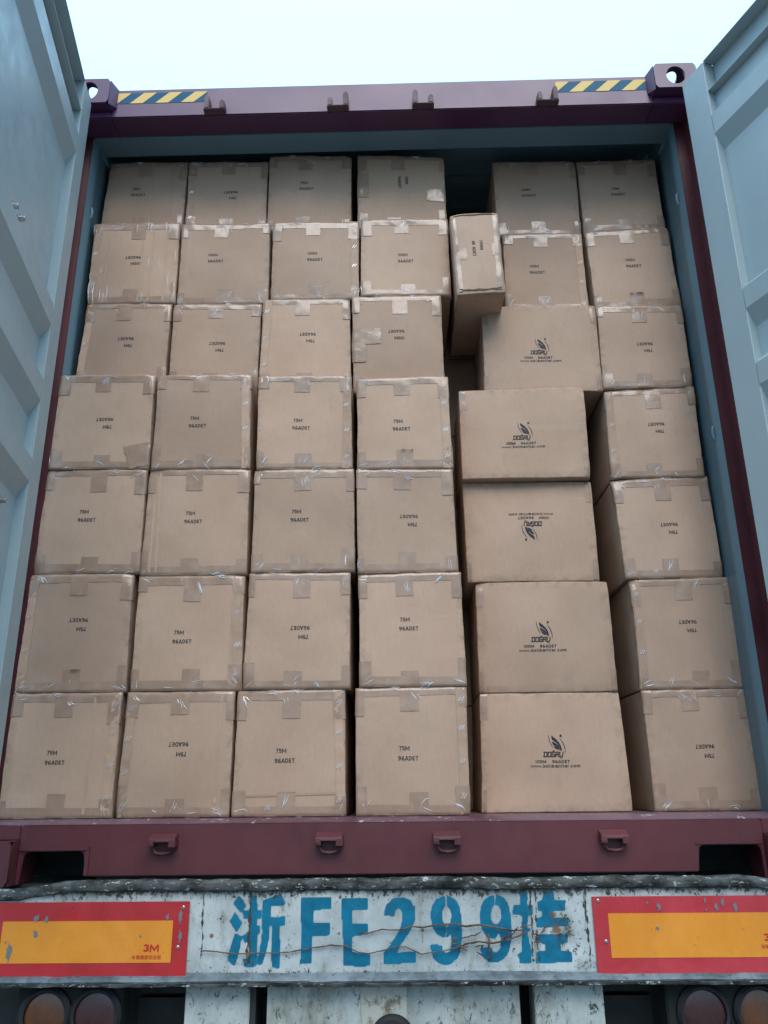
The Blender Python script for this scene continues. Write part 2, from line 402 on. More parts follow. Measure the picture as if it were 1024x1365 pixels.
# hazard stickers: slanting yellow bars on blue
M['hz_blue'] = Mat('sticker_blue', (.008, .088, .165), .5, spec=.15).m
M['hz_yel'] = Mat('sticker_yellow', (.74, .50, .17), .5, spec=.2).m
def hazard(x0, x1, z0, z1):
    b = MB(); b.box(x0, x1, .0440, .0448, z0, z1); o = b.build('hazard_sticker', M['hz_blue'], CON)
    y = MB(); n = 4; w = (x1-x0)
    def clip(poly):
        q = []
        for i in range(len(poly)):
            (xa, za), (xb, zb) = poly[i], poly[(i+1) % len(poly)]
            ia, ib = xa >= x0+.0003, xb >= x0+.0003
            if ia: q.append((xa, za))
            if ia != ib: t = (x0+.0003-xa)/(xb-xa); q.append((x0+.0003, za+(zb-za)*t))
        return q
    pitch = w/3.52; bw = pitch*.50; sl = (z1-z0)*1.02
    for i in range(4):
        xs = x0 - sl*.98 + .003 + i*pitch
        q = clip([(xs, z0+.0003), (xs+bw, z0+.0003), (xs+bw+sl, z1-.0003), (xs+sl, z1-.0003)])
        if len(q) > 2: y.prism([(a, c) for a, c in q], .0432, .0442, 'y')
    y.build('warning_stripe', M['hz_yel'], o)
hazard(-1.040, -.684, 2.812, 2.864); hazard(.684, 1.040, 2.812, 2.864)
# top cam keepers: a shelf with two upright lugs, the inner one taller
def keeper_top(x, tall):
    mb = MB(); mb.box(x-.042, x+.042, .012, .0448, 2.742, 2.750)
    for s in (-1, 1):
        hh = .066 if s == tall else .042; cx = x + s*.030
        prof = [(cx-.010, 2.750), (cx+.010, 2.750), (cx+.010, 2.750+hh-.012), (cx+.005, 2.750+hh), (cx-.005, 2.750+hh), (cx-.010, 2.750+hh-.012)]
        mb.prism(prof, .014, .0448, 'y')
    mb.build('cam_keeper', M['keeper'], CON, bevel=.003)
for x, t in ((-.645, -1), (-.165, 1), (.165, -1), (.645, 1)): keeper_top(x, t)
# sill
fp = [(-1.056,.158),(1.056,.158),(1.056,.0),(1.048,.0),(1.046,.080),(1.036,.091),(.884,.091),(.874,.083),(.866,.022),(-.860,.022),(-.868,.080),(-.877,.089),(-1.030,.087),(-1.040,.078),(-1.048,.0),(-1.056,.0)]
S = MB(); S.prism(fp, .050, .062, 'y')
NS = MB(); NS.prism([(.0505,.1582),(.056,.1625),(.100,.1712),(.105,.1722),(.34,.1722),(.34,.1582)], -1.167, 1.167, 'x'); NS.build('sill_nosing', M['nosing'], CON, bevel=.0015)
S.prism([(.05,.119),(.05,.1578),(.062,.1578),(.062,.119)], 1.0565, 1.2185, 'x'); S.prism([(.05,.119),(.05,.1578),(.062,.1578),(.062,.119)], -1.2185, -1.0565, 'x')
S.build('door_sill', M['maroon'], CON, bevel=.0025)
pk = MB(); pk.box(-.84, .84, .0625, .066, .024, .118)  # black sheets added behind the sill to keep the pockets dark
for a, b in ((-1.056, -.84), (.84, 1.056)): pk.box(a, b, .34, .345, .0, .118); pk.box(a, b, .0625, .339, .112, .118)
pk.box(-1.165, 1.165, .3455, .3495, .001, .137)
pk.build('pocket_dark_sheet', M['black'], CON)
for (x0, x1, xi) in ((-1.046, -.866, 1), (.866, 1.046, -1)):     # weld frame round each pocket
    nf = MB(); nf.box(x0-.006, x1+.014, .044, .0495, .090, .1005) if xi == 1 else nf.box(x0-.002, x1+.004, .046, .0495, .093, .097)
    nf.build('pocket_trim', M['maroon'], CON, bevel=.001)
nf = MB(); nf.box(-.866+.004, -.866+.016, .045, .0495, .024, .0895); nf.build('pocket_trim', M['maroon'], CON, bevel=.001)

def keeper_bot(x, tilt=0):
    mb = MB()
    mb.prism([(.0495,.134),(.0495,.117),(.022,.108),(.014,.113),(.016,.122)], x-.040, x+.036, 'x')
    mb.box(x-.041, x-.024, .014, .0495, .100, .118); mb.box(x+.018, x+.038, .014, .0495, .098, .118)
    mb.tube([(x-.034,.036,.110),(x-.030,.034,.094),(x-.020,.033,.083),(x,.033,.080),(x+.018,.033,.083),(x+.028,.034,.094),(x+.032,.036,.110)], .0035, 8)
    mb.box(x-.026, x+.024, .040, .0495, .080, .086)
    mb.lathe((x-.033,.018,.108), [(.001,-.006),(.008,-.005),(.009,.002),(.006,.006)], 'y', 12)
    mb.build('cam_keeper', M['maroon'], CON, bevel=.002)
for x in (-.636, -.164, .168, .636): keeper_bot(x)
# body: corrugated sides, roof, floor, far end, rails
def corr(y0, y1, xa, xb, period=.278):
    pts = []; y = y0
    while y < y1 - period:
        pts += [(xa, y), (xa, y+.072), (xb, y+.139), (xb, y+.211)]; y += period
    pts.append((xa, y)); pts.append((xa, y1)); return pts
for s in (-1, 1):
    pl = corr(.34, 12.0, 1.178, 1.212); w = MB(); n = len(pl)
    vs = [(s*x, y, z) for z in (.13, 2.80) for x, y in pl] + [(s*(x+.002), y, z) for z in (.13, 2.80) for x, y in pl]
    w.add(vs, [(i, i+1, n+i+1, n+i) for i in range(n-1)] + [(2*n+i, 2*n+i+1, 3*n+i+1, 3*n+i) for i in range(n-1)])
    w.build('side_wall', M['teal'], CON)
    r = MB(); a, b = sorted((s*1.160, s*1.216)); r.box(a, b, .34, 12.03, 2.80, 2.86); r.build('roof_rail', M['teal'], CON); r = MB(); a, b = sorted((s*1.17, s*1.2175)); r.box(a, b, .24, 12.03, .02, .128)
    r.build('side_rail', M['maroon'], CON)
ro = MB(); pl = [(z, y) for z, y in corr(.34, 12.0, 2.852, 2.872, .2)]; n = len(pl)
ro.add([(x, y, z) for x in (-1.159, 1.159) for z, y in pl], [(i, i+1, n+i+1, n+i) for i in range(n-1)])
ro.box(-1.159, 1.159, .276, .339, 2.852, 2.872); ro.box(-1.2, 1.2, .165, 12.1, 2.886, 2.8885)
ro.build('roof', M['teal'], CON)
fl = MB(); fl.box(-1.168, 1.168, .345, 12.0, .140, .1720); fl.build('floor', M['wood'], CON)
fe = MB(); fe.box(-1.17, 1.17, 12.01, 12.05, .02, 2.88); fe.build('front_wall', M['teal'], CON)
cm_ = MB()
for i in range(30): cm_.box(-1.165, 1.165, .36+i*.39, .42+i*.39, .022, .138)
cm_.build('floor_crossmember', M['black'], CON)

# doors
def door(side, P, ang):
    # ang: angle between the shut and the open leaf
    d = empty('door', (P[0], P[1], 0), 0, CON)
    tag(d, 'left door leaf, swung open' if side < 0 else 'right door leaf, swung wide open')
    ux, uy = cos(radians(ang))*(-side), -sin(radians(ang))
    d.rotation_euler = (0, 0, math.atan2(uy, ux))
    k = side                     # local +y is outward for the right door, inward for the left
    y = lambda w: k*w
    Z0, Z1, U = .195, 2.733, 1.155
    def bx(mb, u0, u1, w0, w1, z0, z1):
        a, b = sorted((y(w0), y(w1))); mb.box(u0, u1, a, b, z0, z1)
    f = MB(); bx(f, 0, .112, 0, .050, Z0, Z1); bx(f, U-.10, U, 0, .050, Z0, Z1)
    f.build('door_stile', M['door'], d, bevel=.004, seg=3)
    f = MB()
    for z0, z1 in ((2.592, Z1), (Z0, Z0+.14)):
        f = MB()
        f.prism([(y(w), z) for w, z in ((.001,z0),(.050,z0),(.050,z1),(.001,z1),(.001,z1-.0045),(.0455,z1-.0045),(.0455,z0+.0045),(.001,z0+.0045))], .1125, U-.1005, 'x')
        f.build('door_rail', M['door'], d, bevel=.0012)
    ribs = [(2.488, 2.405), (1.772, 1.698), (1.500, 1.426), (1.225, 1.150), (.53, .45)]
    prof = [(.030, 2.5915)]
    for a, b in ribs: prof += [(.030, a+.028), (.0, a), (.0, b), (.030, b-.062)]
    prof.append((.030, Z0+.1405))
    n = len(prof); vs = [(u, y(w), z) for u in (.1122, U-.1003) for w, z in prof] + [(u, y(w+.004), z) for u in (.1122, U-.1003) for w, z in prof]
    p = MB(); p.add(vs, [(i, i+1, n+i+1, n+i) for i in range(n-1)] + [(2*n+i, 3*n+i, 3*n+i+1, 2*n+i+1) for i in range(n-1)])
    p.build('door_panel', M['door'], d, sharp=12)
    o = MB(); bx(o, 0, U, .0505, .054, Z0, Z1); o.build('outer_skin', M['maroon'], d)
    gk = MB(); bx(gk, -.012, -.0005, .012, .060, Z0-.01, Z1+.006); bx(gk, 0.0, U, .018, .046, Z1+.0005, Z1+.010); gk.build('door_gasket', M['rubber'], d, bevel=.002)
    for u0 in (.30, .80):
        t = MB(); t.tube([(u0, y(.085), .12), (u0, y(.085), 2.78)], .017, 12); t.build('locking_rod', M['maroon'], d)
    for (u0, z0) in BOLTS:
        b = MB(); c = (u0, y(.0295), z0); sg = -k
        b.lathe(c, [(.018, 0), (.018, sg*.004)], 'y', 24)
        b.lathe(c, [(.015, sg*.004), (.015, sg*.016)], 'y', 6); b.lathe(c, [(.008, sg*.016), (.008, sg*.030), (.006, sg*.032)], 'y', 16)
        b.build('bolt', M['steel'], d)
    for z in (.45, 1.1, 1.8, 2.5):
        b = MB(); b.tube([(-.022, y(.06), z-.06), (-.022, y(.06), z+.06)], .014, 12); bx(b, -.02, .10, .0545, .064, z-.045, z+.045); b.build('hinge', M['maroon'], d)
    return d
BOLTS = [(.565, 1.80), (.500, 1.81), (.30, 1.02)]
door(-1, (-1.104, -.03), 80.0)
door(1, (1.130, -.05), 111.6)
# ---------------------------------------------------------------- trailer rear
TR = empty('trailer', (0, 0, -1.5)); tag(TR, 'worn skeletal trailer with white rear bumper carrying a stencilled blue plate number', 'trailer')
TZ = 1.5                              # children use z above the ground
def tz(mb):
    mb.v = [(x, y, z+TZ) for x, y, z in mb.v]; return mb
# raster of stencilled number, in metres on the bumper's face
GLYPH = [
 ('+',[(-0.403,-0.021),(-0.381,-0.047),(-0.396,-0.063),(-0.418,-0.040)]),
 ('+',[(-0.412,-0.062),(-0.391,-0.089),(-0.405,-0.110),(-0.425,-0.084)]),
 ('+',[(-0.409,-0.113),(-0.391,-0.121),(-0.396,-0.155),(-0.406,-0.191),(-0.426,-0.176),(-0.418,-0.141)]),
 ('+',[(-0.373,-0.020),(-0.354,-0.020),(-0.350,-0.111),(-0.348,-0.191),(-0.376,-0.194),(-0.387,-0.174),(-0.366,-0.172)]),
 ('+',[(-0.390,-0.058),(-0.342,-0.057),(-0.341,-0.077),(-0.389,-0.078)]),
 ('+',[(-0.391,-0.120),(-0.343,-0.093),(-0.342,-0.111),(-0.381,-0.136)]),
 ('+',[(-0.339,-0.034),(-0.290,-0.018),(-0.276,-0.041),(-0.286,-0.048),(-0.315,-0.047),(-0.315,-0.074),(-0.276,-0.073),(-0.275,-0.095),(-0.289,-0.095),(-0.288,-0.195),(-0.308,-0.194),(-0.310,-0.094),(-0.317,-0.095),(-0.320,-0.138),(-0.326,-0.164),(-0.335,-0.187),(-0.350,-0.185),(-0.341,-0.155),(-0.336,-0.111)]),
 ('+',[(-0.235,-0.027),(-0.154,-0.027),(-0.153,-0.054),(-0.199,-0.058),(-0.199,-0.089),(-0.156,-0.089),(-0.156,-0.118),(-0.202,-0.121),(-0.202,-0.184),(-0.233,-0.186),(-0.230,-0.103),(-0.235,-0.068)]),
 ('+',[(-0.125,-0.031),(-0.054,-0.030),(-0.054,-0.059),(-0.097,-0.059),(-0.097,-0.093),(-0.055,-0.092),(-0.055,-0.116),(-0.096,-0.122),(-0.096,-0.160),(-0.049,-0.163),(-0.049,-0.190),(-0.070,-0.193),(-0.118,-0.190),(-0.119,-0.147),(-0.123,-0.091)]),
 ('+',[(-0.012,-0.072),(-0.005,-0.047),(0.011,-0.032),(0.035,-0.028),(0.059,-0.035),(0.073,-0.057),(0.070,-0.088),(0.054,-0.116),(0.033,-0.140),(0.021,-0.161),(0.072,-0.159),(0.072,-0.185),(-0.012,-0.187),(-0.013,-0.161),(-0.001,-0.149),(0.019,-0.125),(0.034,-0.100),(0.039,-0.076),(0.035,-0.057),(0.025,-0.054),(0.018,-0.063),(0.016,-0.074)]),
 ('+',[(0.113,-0.070),(0.118,-0.050),(0.129,-0.035),(0.147,-0.027),(0.164,-0.027),(0.181,-0.035),(0.191,-0.053),(0.196,-0.084),(0.196,-0.114),(0.191,-0.153),(0.183,-0.173),(0.165,-0.187),(0.149,-0.191),(0.129,-0.185),(0.116,-0.170),(0.110,-0.143),(0.140,-0.144),(0.142,-0.157),(0.152,-0.164),(0.163,-0.158),(0.167,-0.136),(0.168,-0.114),(0.158,-0.124),(0.143,-0.125),(0.127,-0.116),(0.117,-0.099)]),
 ('-',[(0.169,-0.076),(0.167,-0.088),(0.162,-0.097),(0.155,-0.100),(0.149,-0.096),(0.145,-0.088),(0.143,-0.076),(0.145,-0.063),(0.150,-0.054),(0.157,-0.051),(0.164,-0.055),(0.168,-0.064)]),
 ('-',[(0.153,-0.024),(0.158,-0.024),(0.157,-0.055),(0.152,-0.055)]),
 ('-',[(0.152,-0.098),(0.155,-0.098),(0.154,-0.125),(0.151,-0.125)]),
 ('+',[(0.245,-0.084),(0.247,-0.058),(0.257,-0.038),(0.272,-0.027),(0.292,-0.024),(0.311,-0.031),(0.322,-0.049),(0.327,-0.080),(0.326,-0.124),(0.318,-0.158),(0.305,-0.175),(0.283,-0.186),(0.264,-0.184),(0.248,-0.173),(0.241,-0.151),(0.270,-0.150),(0.275,-0.160),(0.284,-0.163),(0.294,-0.154),(0.298,-0.128),(0.294,-0.115),(0.281,-0.130),(0.262,-0.126),(0.248,-0.106)]),
 ('-',[(0.302,-0.072),(0.300,-0.084),(0.294,-0.093),(0.286,-0.096),(0.279,-0.093),(0.274,-0.084),(0.273,-0.072),(0.276,-0.060),(0.281,-0.051),(0.289,-0.048),(0.296,-0.051),(0.301,-0.060)]),
 ('-',[(0.286,-0.022),(0.290,-0.022),(0.288,-0.050),(0.284,-0.050)]),
 ('+',[(0.355,-0.016),(0.374,-0.015),(0.372,-0.050),(0.387,-0.050),(0.385,-0.072),(0.371,-0.074),(0.369,-0.105),(0.382,-0.108),(0.368,-0.115),(0.376,-0.159),(0.375,-0.186),(0.343,-0.186),(0.341,-0.164),(0.351,-0.163),(0.357,-0.074),(0.333,-0.071),(0.334,-0.049),(0.354,-0.049)]),
 ('+',[(0.416,-0.015),(0.443,-0.015),(0.443,-0.039),(0.474,-0.039),(0.472,-0.063),(0.440,-0.063),(0.438,-0.079),(0.478,-0.080),(0.477,-0.101),(0.394,-0.102),(0.395,-0.080),(0.411,-0.078),(0.412,-0.064),(0.398,-0.064),(0.399,-0.040),(0.414,-0.039)]),
 ('+',[(0.390,-0.120),(0.474,-0.119),(0.473,-0.140),(0.454,-0.142),(0.453,-0.159),(0.481,-0.161),(0.480,-0.185),(0.386,-0.187),(0.388,-0.161),(0.412,-0.159),(0.413,-0.142),(0.389,-0.139)]),
]
X0, X1, Z0b, Z1b, ST = -1.25, 1.25, -.2085, -.0085, .0028
nx, nz = int((X1-X0)/ST), int((Z1b-Z0b)/ST)
gx = np.linspace(X0, X1, nx+1); gz = np.linspace(Z0b, Z1b, nz+1)
GX, GZ = np.meshgrid(gx, gz)
def inside(poly):
    r = np.zeros(GX.shape, bool); n = len(poly)
    for i in range(n):
        (xa, za), (xb, zb) = poly[i], poly[(i+1) % n]
        c = ((za > GZ) != (zb > GZ)) & (GX < (xb-xa)*(GZ-za)/((zb-za) if zb != za else 1e-9) + xa)
        r ^= c
    return r
mask = np.zeros(GX.shape)
for sgn, poly in GLYPH:
    i_ = inside(poly)
    if sgn == '+': mask[i_] = 1
    else: mask[i_] = 0
def blur(a, n=1):
    for _ in range(n):
        p = np.pad(a, 1, mode='edge'); a = (p[:-2, 1:-1]+p[2:, 1:-1]+p[1:-1, :-2]+p[1:-1, 2:]+4*p[1:-1, 1:-1])/8
    return a
soft = np.maximum(blur(mask, 2), .55*blur(mask, 14))
rr = np.random.RandomState(3)
grime = np.zeros(GX.shape); rust = np.zeros(GX.shape)
for xs_, w_, a_, z_ in ((-.497, .0035, 1, -.172), (-.369, .0055, 1.0, -.185), (-.375, .004, .9, -.19), (.381, .0035, 1, -.185), (.394, .004, 1., -.185), (.529, .0045, 1, -.185), (.523, .003, .8, -.12)):
    off = np.interp(gz, np.linspace(Z0b, Z1b, 12), rr.uniform(-.0025, .0025, 12))[:, None]
    wd = np.interp(gz, np.linspace(Z0b, Z1b, 30), rr.uniform(.25, 1.5, 30))[:, None]*w_*.75
    grime = np.maximum(grime, a_*np.exp(-((GX-xs_-off)/wd)**2)*(GZ > z_))
pxx = lambda p: (p-518.2)/494.6
pzz = lambda p: -.023-(p-1195)/555.
for (px_, py_, s_, a_) in ((285, 1248, .007, 1), (453, 1246, .006, .9), (563, 1242, .0065, 1), (374, 1241, .0035, .9), (735, 1223, .012, .8), (738, 1242, .016, .9), (722, 1268, .012, .5), (300, 1222, .006, .5)):
    rust = np.maximum(rust, a_*np.exp(-(((GX-pxx(px_))**2+(GZ-pzz(py_))**2)/s_**2)))
for (px_, py_, l_, w_, a_) in ((563, 1245, .095, .003, .75), (453, 1248, .05, .0035, .5), (490, 1250, .03, .002, .5), (374, 1245, .035, .002, .4), (500, 1280, .03, .002, .4)):
    t = (pzz(py_)-GZ)/l_; rust = np.maximum(rust, a_*np.exp(-((GX-pxx(px_))/w_)**2)*np.where((t > 0) & (t < 1), 1-t, 0))
for (px_, py_, sx_, sz_, a_) in ((750, 1240, .045, .075, .62), (775, 1290, .05, .03, .6), (385, 1270, .03, .03, .45), (300, 1225, .02, .03, .5), (330, 1200, .03, .02, .4), (330, 1285, .03, .012, .6), (725, 1190, .05, .015, .8), (705, 1215, .008, .04, .5), (640, 1290, .12, .008, .4)):
    grime = np.maximum(grime, a_*.95*np.exp(-((GX-pxx(px_))/sx_)**2-((GZ-pzz(py_))/sz_)**2))
top = np.exp(-((Z1b-GZ)/.024)); low = np.exp(-((GZ-Z0b)/.010))
grime = np.maximum(grime, .85*top); grime = np.maximum(grime, .6*low)
bev = np.array([[noise.noise(Vector((x*3, 0, z*3)))*.004 + noise.noise(Vector((x*14, 5, z*14)))*.0010 for x in gx[::6]] for z in gz[::3]])
yy = np.array([np.interp(gx, gx[::6], row) for row in bev]); yy = np.array([np.interp(gz, gz[::3], yy[:, i]) for i in range(nx+1)]).T
m = Mat('bumper_paint', (.62, .68, .68), .55, spec=.35)
pat = m.mix(m.ramp(m.noise(5, 6, .65), .3, .7), (.33, .37, .37), (.53, .57, .56))
pat = m.mix(m.ramp(m.noise(30, 9, .75, (1, 1, .35)), .49, .70, 0, .75), pat, (.22, .215, .165))
blue = m.mix(m.ramp(m.noise(24, 6, .7), .35, .7), (.000, .118, .205), (.001, .172, .285))
c = m.mix(m.ramp(m.math('ADD', m.attr('paint'), m.math('MULTIPLY', m.math('SUBTRACT', m.noise(160, 3), .5), .25)), .12, .62), pat, blue)
chip = m.ramp(m.math('ADD', m.math('MULTIPLY', m.attr('grime'), .22), m.noise(70, 9, .78, (1, 1, .7))), .63, .68)
c = m.mix(chip, c, (.045, .042, .036))
c = m.mix(m.ramp(m.math('ADD', m.attr('grime'), m.math('MULTIPLY', m.math('SUBTRACT', m.noise(30, 8, .7), .5), .8)), .25, 1.05, 0, .93), c, (.048, .046, .032))
c = m.mix(m.ramp(m.noise(110, 6, .7), .62, .66, 0, .8), c, (.05, .045, .04))
c = m.mix(m.ramp(m.math('ADD', m.attr('rust'), m.math('MULTIPLY', m.math('SUBTRACT', m.noise(90, 6, .7), .5), .9)), .35, .75, 0, .9), c, (.16, .075, .03))
m.color(c); m.rough(m.ramp(m.noise(20), .3, .7, .36, .62))
m.bump(m.noise(60, 8, .7), .3, .002); m.bump(chip, -.5, .0012)
M['bumper'] = m.m
vs = np.stack([GX, -.030+yy, GZ+TZ], -1).reshape(-1, 3)
fs = [(j*(nx+1)+i, j*(nx+1)+i+1, (j+1)*(nx+1)+i+1, (j+1)*(nx+1)+i) for j in range(nz) for i in range(nx)]
# closed at the back by an inner box so the beam has its real depth
me = bpy.data.meshes.new('bumper_beam'); me.from_pydata(vs.tolist(), [], fs)
for nm, arr in (('paint', soft), ('grime', grime), ('rust', rust)):
    at = me.attributes.new(nm, 'FLOAT', 'POINT'); at.data.foreach_set('value', arr.astype(np.float32).ravel())
for p_ in me.polygons: p_.use_smooth = True
me.materials.append(M['bumper'])
bp_ = link(bpy.data.objects.new('bumper_beam', me), TR)
bb = tz(MB().box(-1.249, 1.249, -.020, .09, -.215, -.012)); bb.build('bumper_core', M['black'], bp_)
# battered lips along the top and bottom edges
m = Mat('battered_lip', (.05, .055, .055), .8, spec=.2)
c = m.mix(m.ramp(m.noise(16, 6, .6, (1, 1, 2)), .35, .65), (.022, .023, .022), (.115, .125, .12))
c = m.mix(m.ramp(m.noise(46, 9, .78, (.7, 1, 1.6)), .575, .60), c, (.58, .58, .54))
c = m.mix(m.ramp(m.noise(22, 8, .7), .60, .68, 0, .8), c, (.13, .075, .04))
m.color(c); m.bump(m.noise(50, 8, .75), .9, .006); M['lip'] = m.m
def lip(profile, amp, seed, zoff=lambda x: 0):
    vs, n, N = [], len(profile), 900
    for i in range(N+1):
        x = -1.255+2.51*i/N; q = noise.noise(Vector((x*4, seed, 0)))*amp + noise.noise(Vector((x*19, seed, 3)))*amp*.55
        for j, (y, z) in enumerate(profile):
            r = (noise.noise(Vector((x*34, j*1.3, seed)))*.5 + noise.noise(Vector((x*110, j*2.3, seed)))*.25)*amp*.7
            vs.append((x, y + q*.6, z + (q+r)*(1 if 0 < j < n-1 else .4) + zoff(x) + TZ))
    fs = [(i*n+j, (i+1)*n+j, (i+1)*n+(j+1) % n, i*n+(j+1) % n) for i in range(N) for j in range(n)]
    mb = MB(); mb.add(vs, fs, True); mb.add(vs, [tuple(range(n)), tuple(N*n+j for j in range(n))]); return mb
droop = lambda x: -.020*min(1, max(0, (-x-.84)/.16))**1.5 - .012*min(1, max(0, (x-.93)/.13))**1.5
lip([(-.029,-.010),(-.040,-.006),(-.045,.004),(-.044,.012),(-.037,.018),(-.022,.020),(.045,.006),(.045,-.011),(-.02,-.014)], .0045, 1, droop).build('top_lip', M['lip'], bp_)
m = Mat('lip_paint', (.30, .35, .36), .5)
c = m.mix(m.ramp(m.noise(9, 7, .7), .35, .65), (.055, .075, .085), (.17, .21, .23))
c = m.mix(m.ramp(m.noise(40, 8, .7), .56, .66), c, (.06, .06, .055)); m.color(c); m.bump(m.noise(50, 8, .7), .5, .003); M['lip2'] = m.m
lip([(-.028,-.2045),(-.034,-.2085),(-.048,-.214),(-.054,-.221),(-.052,-.2255),(-.03,-.226),(-.02,-.215)], .003, 5).build('bottom_lip', M['lip2'], bp_)
lip([(-.050,-.2262),(-.0545,-.2275),(-.053,-.2335),(-.040,-.237),(.04,-.235),(.04,-.228)], .0032, 9).build('bottom_edge', M['lip'], bp_)

# marker boards, red with yellow field
def board_mat(name, base, dk):
    m = Mat(name, base, .28, spec=.6, coat=.3)
    c = m.mix(m.ramp(m.noise(5, 7, .65, None, .8), .35, .62), base, dk)
    v = m.N('ShaderNodeTexVoronoi'); v.inputs['Scale'].default_value = 300; m.L(m.co, v.inputs['Vector'])
    c = m.mix(m.ramp(v.outputs['Distance'], .3, .6, 0, .10), c, (.25, .12, .05))
    c = m.mix(m.ramp(m.noise(60, 8, .78), .62, .67, 0, .55), c, (.14, .12, .10))
    m.color(c); m.rough(m.ramp(m.noise(12, 5), .3, .7, .22, .5)); return m.m
M['red'] = board_mat('reflective_red', (.52, .012, .022), (.42, .010, .018)); M['yel'] = board_mat('reflective_amber', (.84, .31, .022), (.76, .265, .015))
M['red2'] = board_mat('faded_red', (.55, .035, .055), (.46, .02, .035)); M['redprint'] = Mat('red_print', (.50, .02, .02), .5).m
M['bare'] = Mat('scuffed_metal', (.20, .21, .21), .5, .3).m
def board(x0, x1, z0, z1, yx0, yx1, yz0, yz1, tx, tcx, dz, lab, scr, rivets):
    mb = tz(MB().box(x0, x1, -.0385, -.0335, z0, z1)); b = mb.build('marker_board', M['red' if x0 < 0 else 'red2'], TR, bevel=.0008); tag(b, lab)
    tz(MB().box(yx0, yx1, -.0395, -.0386, yz0, yz1)).build('amber_field', M['yel'], b)
    for s, w, h, cx, cz, bold in (('3M', .0425, .0205, tx, -.1445+dz, .0005), ('车辆尾部标志板', .078, .0105, tcx, -.1665+dz, .0001)):
        if s == '3M': v, f = letters(s, w, h, .21, .06); sz = (w, 0, h)
        else: v, f, sz = text_mesh('t', [s], .02, 1, 0, bold)
        me = as_mesh('printed_text', [(a[0]*w/sz[0]+cx, -.0398+a[1], a[2]*h/sz[2]+cz+TZ) for a in v], f, M['redprint'])
        link(bpy.data.objects.new('printed_text', me), b)
    rn = random.Random(int(abs(x0)*1000)); mb = MB()
    for (cx, cz, w, h) in scr:
        n = 14; pts = []
        for k in range(n):
            a = 2*pi*k/n; q = rn.uniform(.45, 1.15); pts.append((cx+cos(a)*w*q, cz+TZ+sin(a)*h*q))
        mb.prism(pts, -.0402, -.0395, 'y')
    mb.build('scraped_patch', M['bare'], b)
    for (cx, cz) in rivets:
        mb = MB(); mb.lathe((cx, -.0386, cz+TZ), [(.0050, 0), (.0050, -.001), (.0030, -.0026), (.0014, -.0026), (.0012, -.001)], 'y', 14); mb.build('rivet', M['steel'], b)
X = lambda p: (p-518.2)/494.6
Zp = lambda p: -.023-(p-1195)/555.
board(-1.076, -.5335, -.2185, -.0335, -1.034, -.575, -.1795, -.0795, X(207), X(202), 0, 'red and amber marker board, left of the plate number',
      [(X(52), Zp(1222), .009, .009), (X(65), Zp(1223), .007, .009), (X(52.5), Zp(1243), .008, .012), (X(19.5), Zp(1266), .008, .026), (X(6), Zp(1261), .004, .009), (X(14), Zp(1254), .003, .004), (X(226), Zp(1221), .005, .009), (X(243), Zp(1222), .007, .02), (X(244), Zp(1246), .005, .017), (X(192), Zp(1247), .0035, .0035)],
      [(X(246), Zp(1209)), (X(242), Zp(1262))])
board(.5435, 1.076, -.2165, -.029, .5825, 1.034, -.1745, -.0695, 1.003, 1.012, .0165, 'red and amber marker board, right of the plate number',
      [(X(873), Zp(1212), .005, .010), (X(934), Zp(1204), .003, .008), (X(948), Zp(1212), .006, .012), (X(957), Zp(1207), .005, .013), (X(973), Zp(1213), .007, .014), (X(868), Zp(1241), .006, .005), (X(934), Zp(1217), .003, .004), (X(859), Zp(1207), .003, .004)],
      [(X(795), Zp(1204)), (X(801), Zp(1258))])

# below the bumper
m = Mat('flaking_white', (.5, .56, .56), .55)
c = m.mix(m.ramp(m.noise(6, 6, .65), .3, .7), (.33, .36, .34), (.52, .56, .53))
c = m.mix(m.ramp(m.noise(60, 10, .8, (1, 1, .6), .6), .545, .60), c, (.06, .06, .045))
c = m.mix(m.ramp(m.noise(7, 6, .7, (1, 1, .5)), .42, .68, 0, .75), c, (.17, .16, .11))
m.color(c); m.bump(m.noise(60, 10, .8), .5, .002); M['flake'] = m.m
m = Mat('cream_patch', (.5, .46, .34), .6)
c = m.mix(m.ramp(m.noise(22, 9, .75), .5, .62), (.44, .44, .38), (.16, .14, .09)); m.color(c); m.bump(m.noise(40, 8, .7), .5, .002); M['cream'] = m.m
tz(MB().box(-.321, .341, -.006, .006, -.80, -.238)).build('centre_plate', M['flake'], TR, bevel=.002)
tz(MB().prism([(-.078,-.238),(.048,-.238),(.040,-.62),(-.052,-.62)], -.012, -.0065, 'y')).build('reinforcing_strip', M['cream'], TR, bevel=.002)
mb = MB(); mb.lathe((.008, -.013, -.362+TZ), [(.058, 0), (.058, -.010), (.052, -.018), (.044, -.020)], 'y', 40); lp = mb.build('lamp_rim', M['rubber'], TR, bevel=.002)
mb = MB(); mb.lathe((.008, -.013, -.362+TZ), [(.0435, -.004), (.0435, -.014), (.036, -.022), (.020, -.027), (.001, -.029)], 'y', 40); mb.build('lamp_lens', Mat('grey_lens', (.10, .12, .12), .25, coat=.5).m, lp)
for (a, b) in ((-.537, -.367), (.379, .559)):
    mb = tz(MB().box(a, b, -.008, .10, -.82, -.238)); mb.build('bumper_post', M['flake'], TR, bevel=.003)
tz(MB().box(-.3665, -.352, .002, .10, -.82, -.238)).build('post_flange', M['black'], TR)
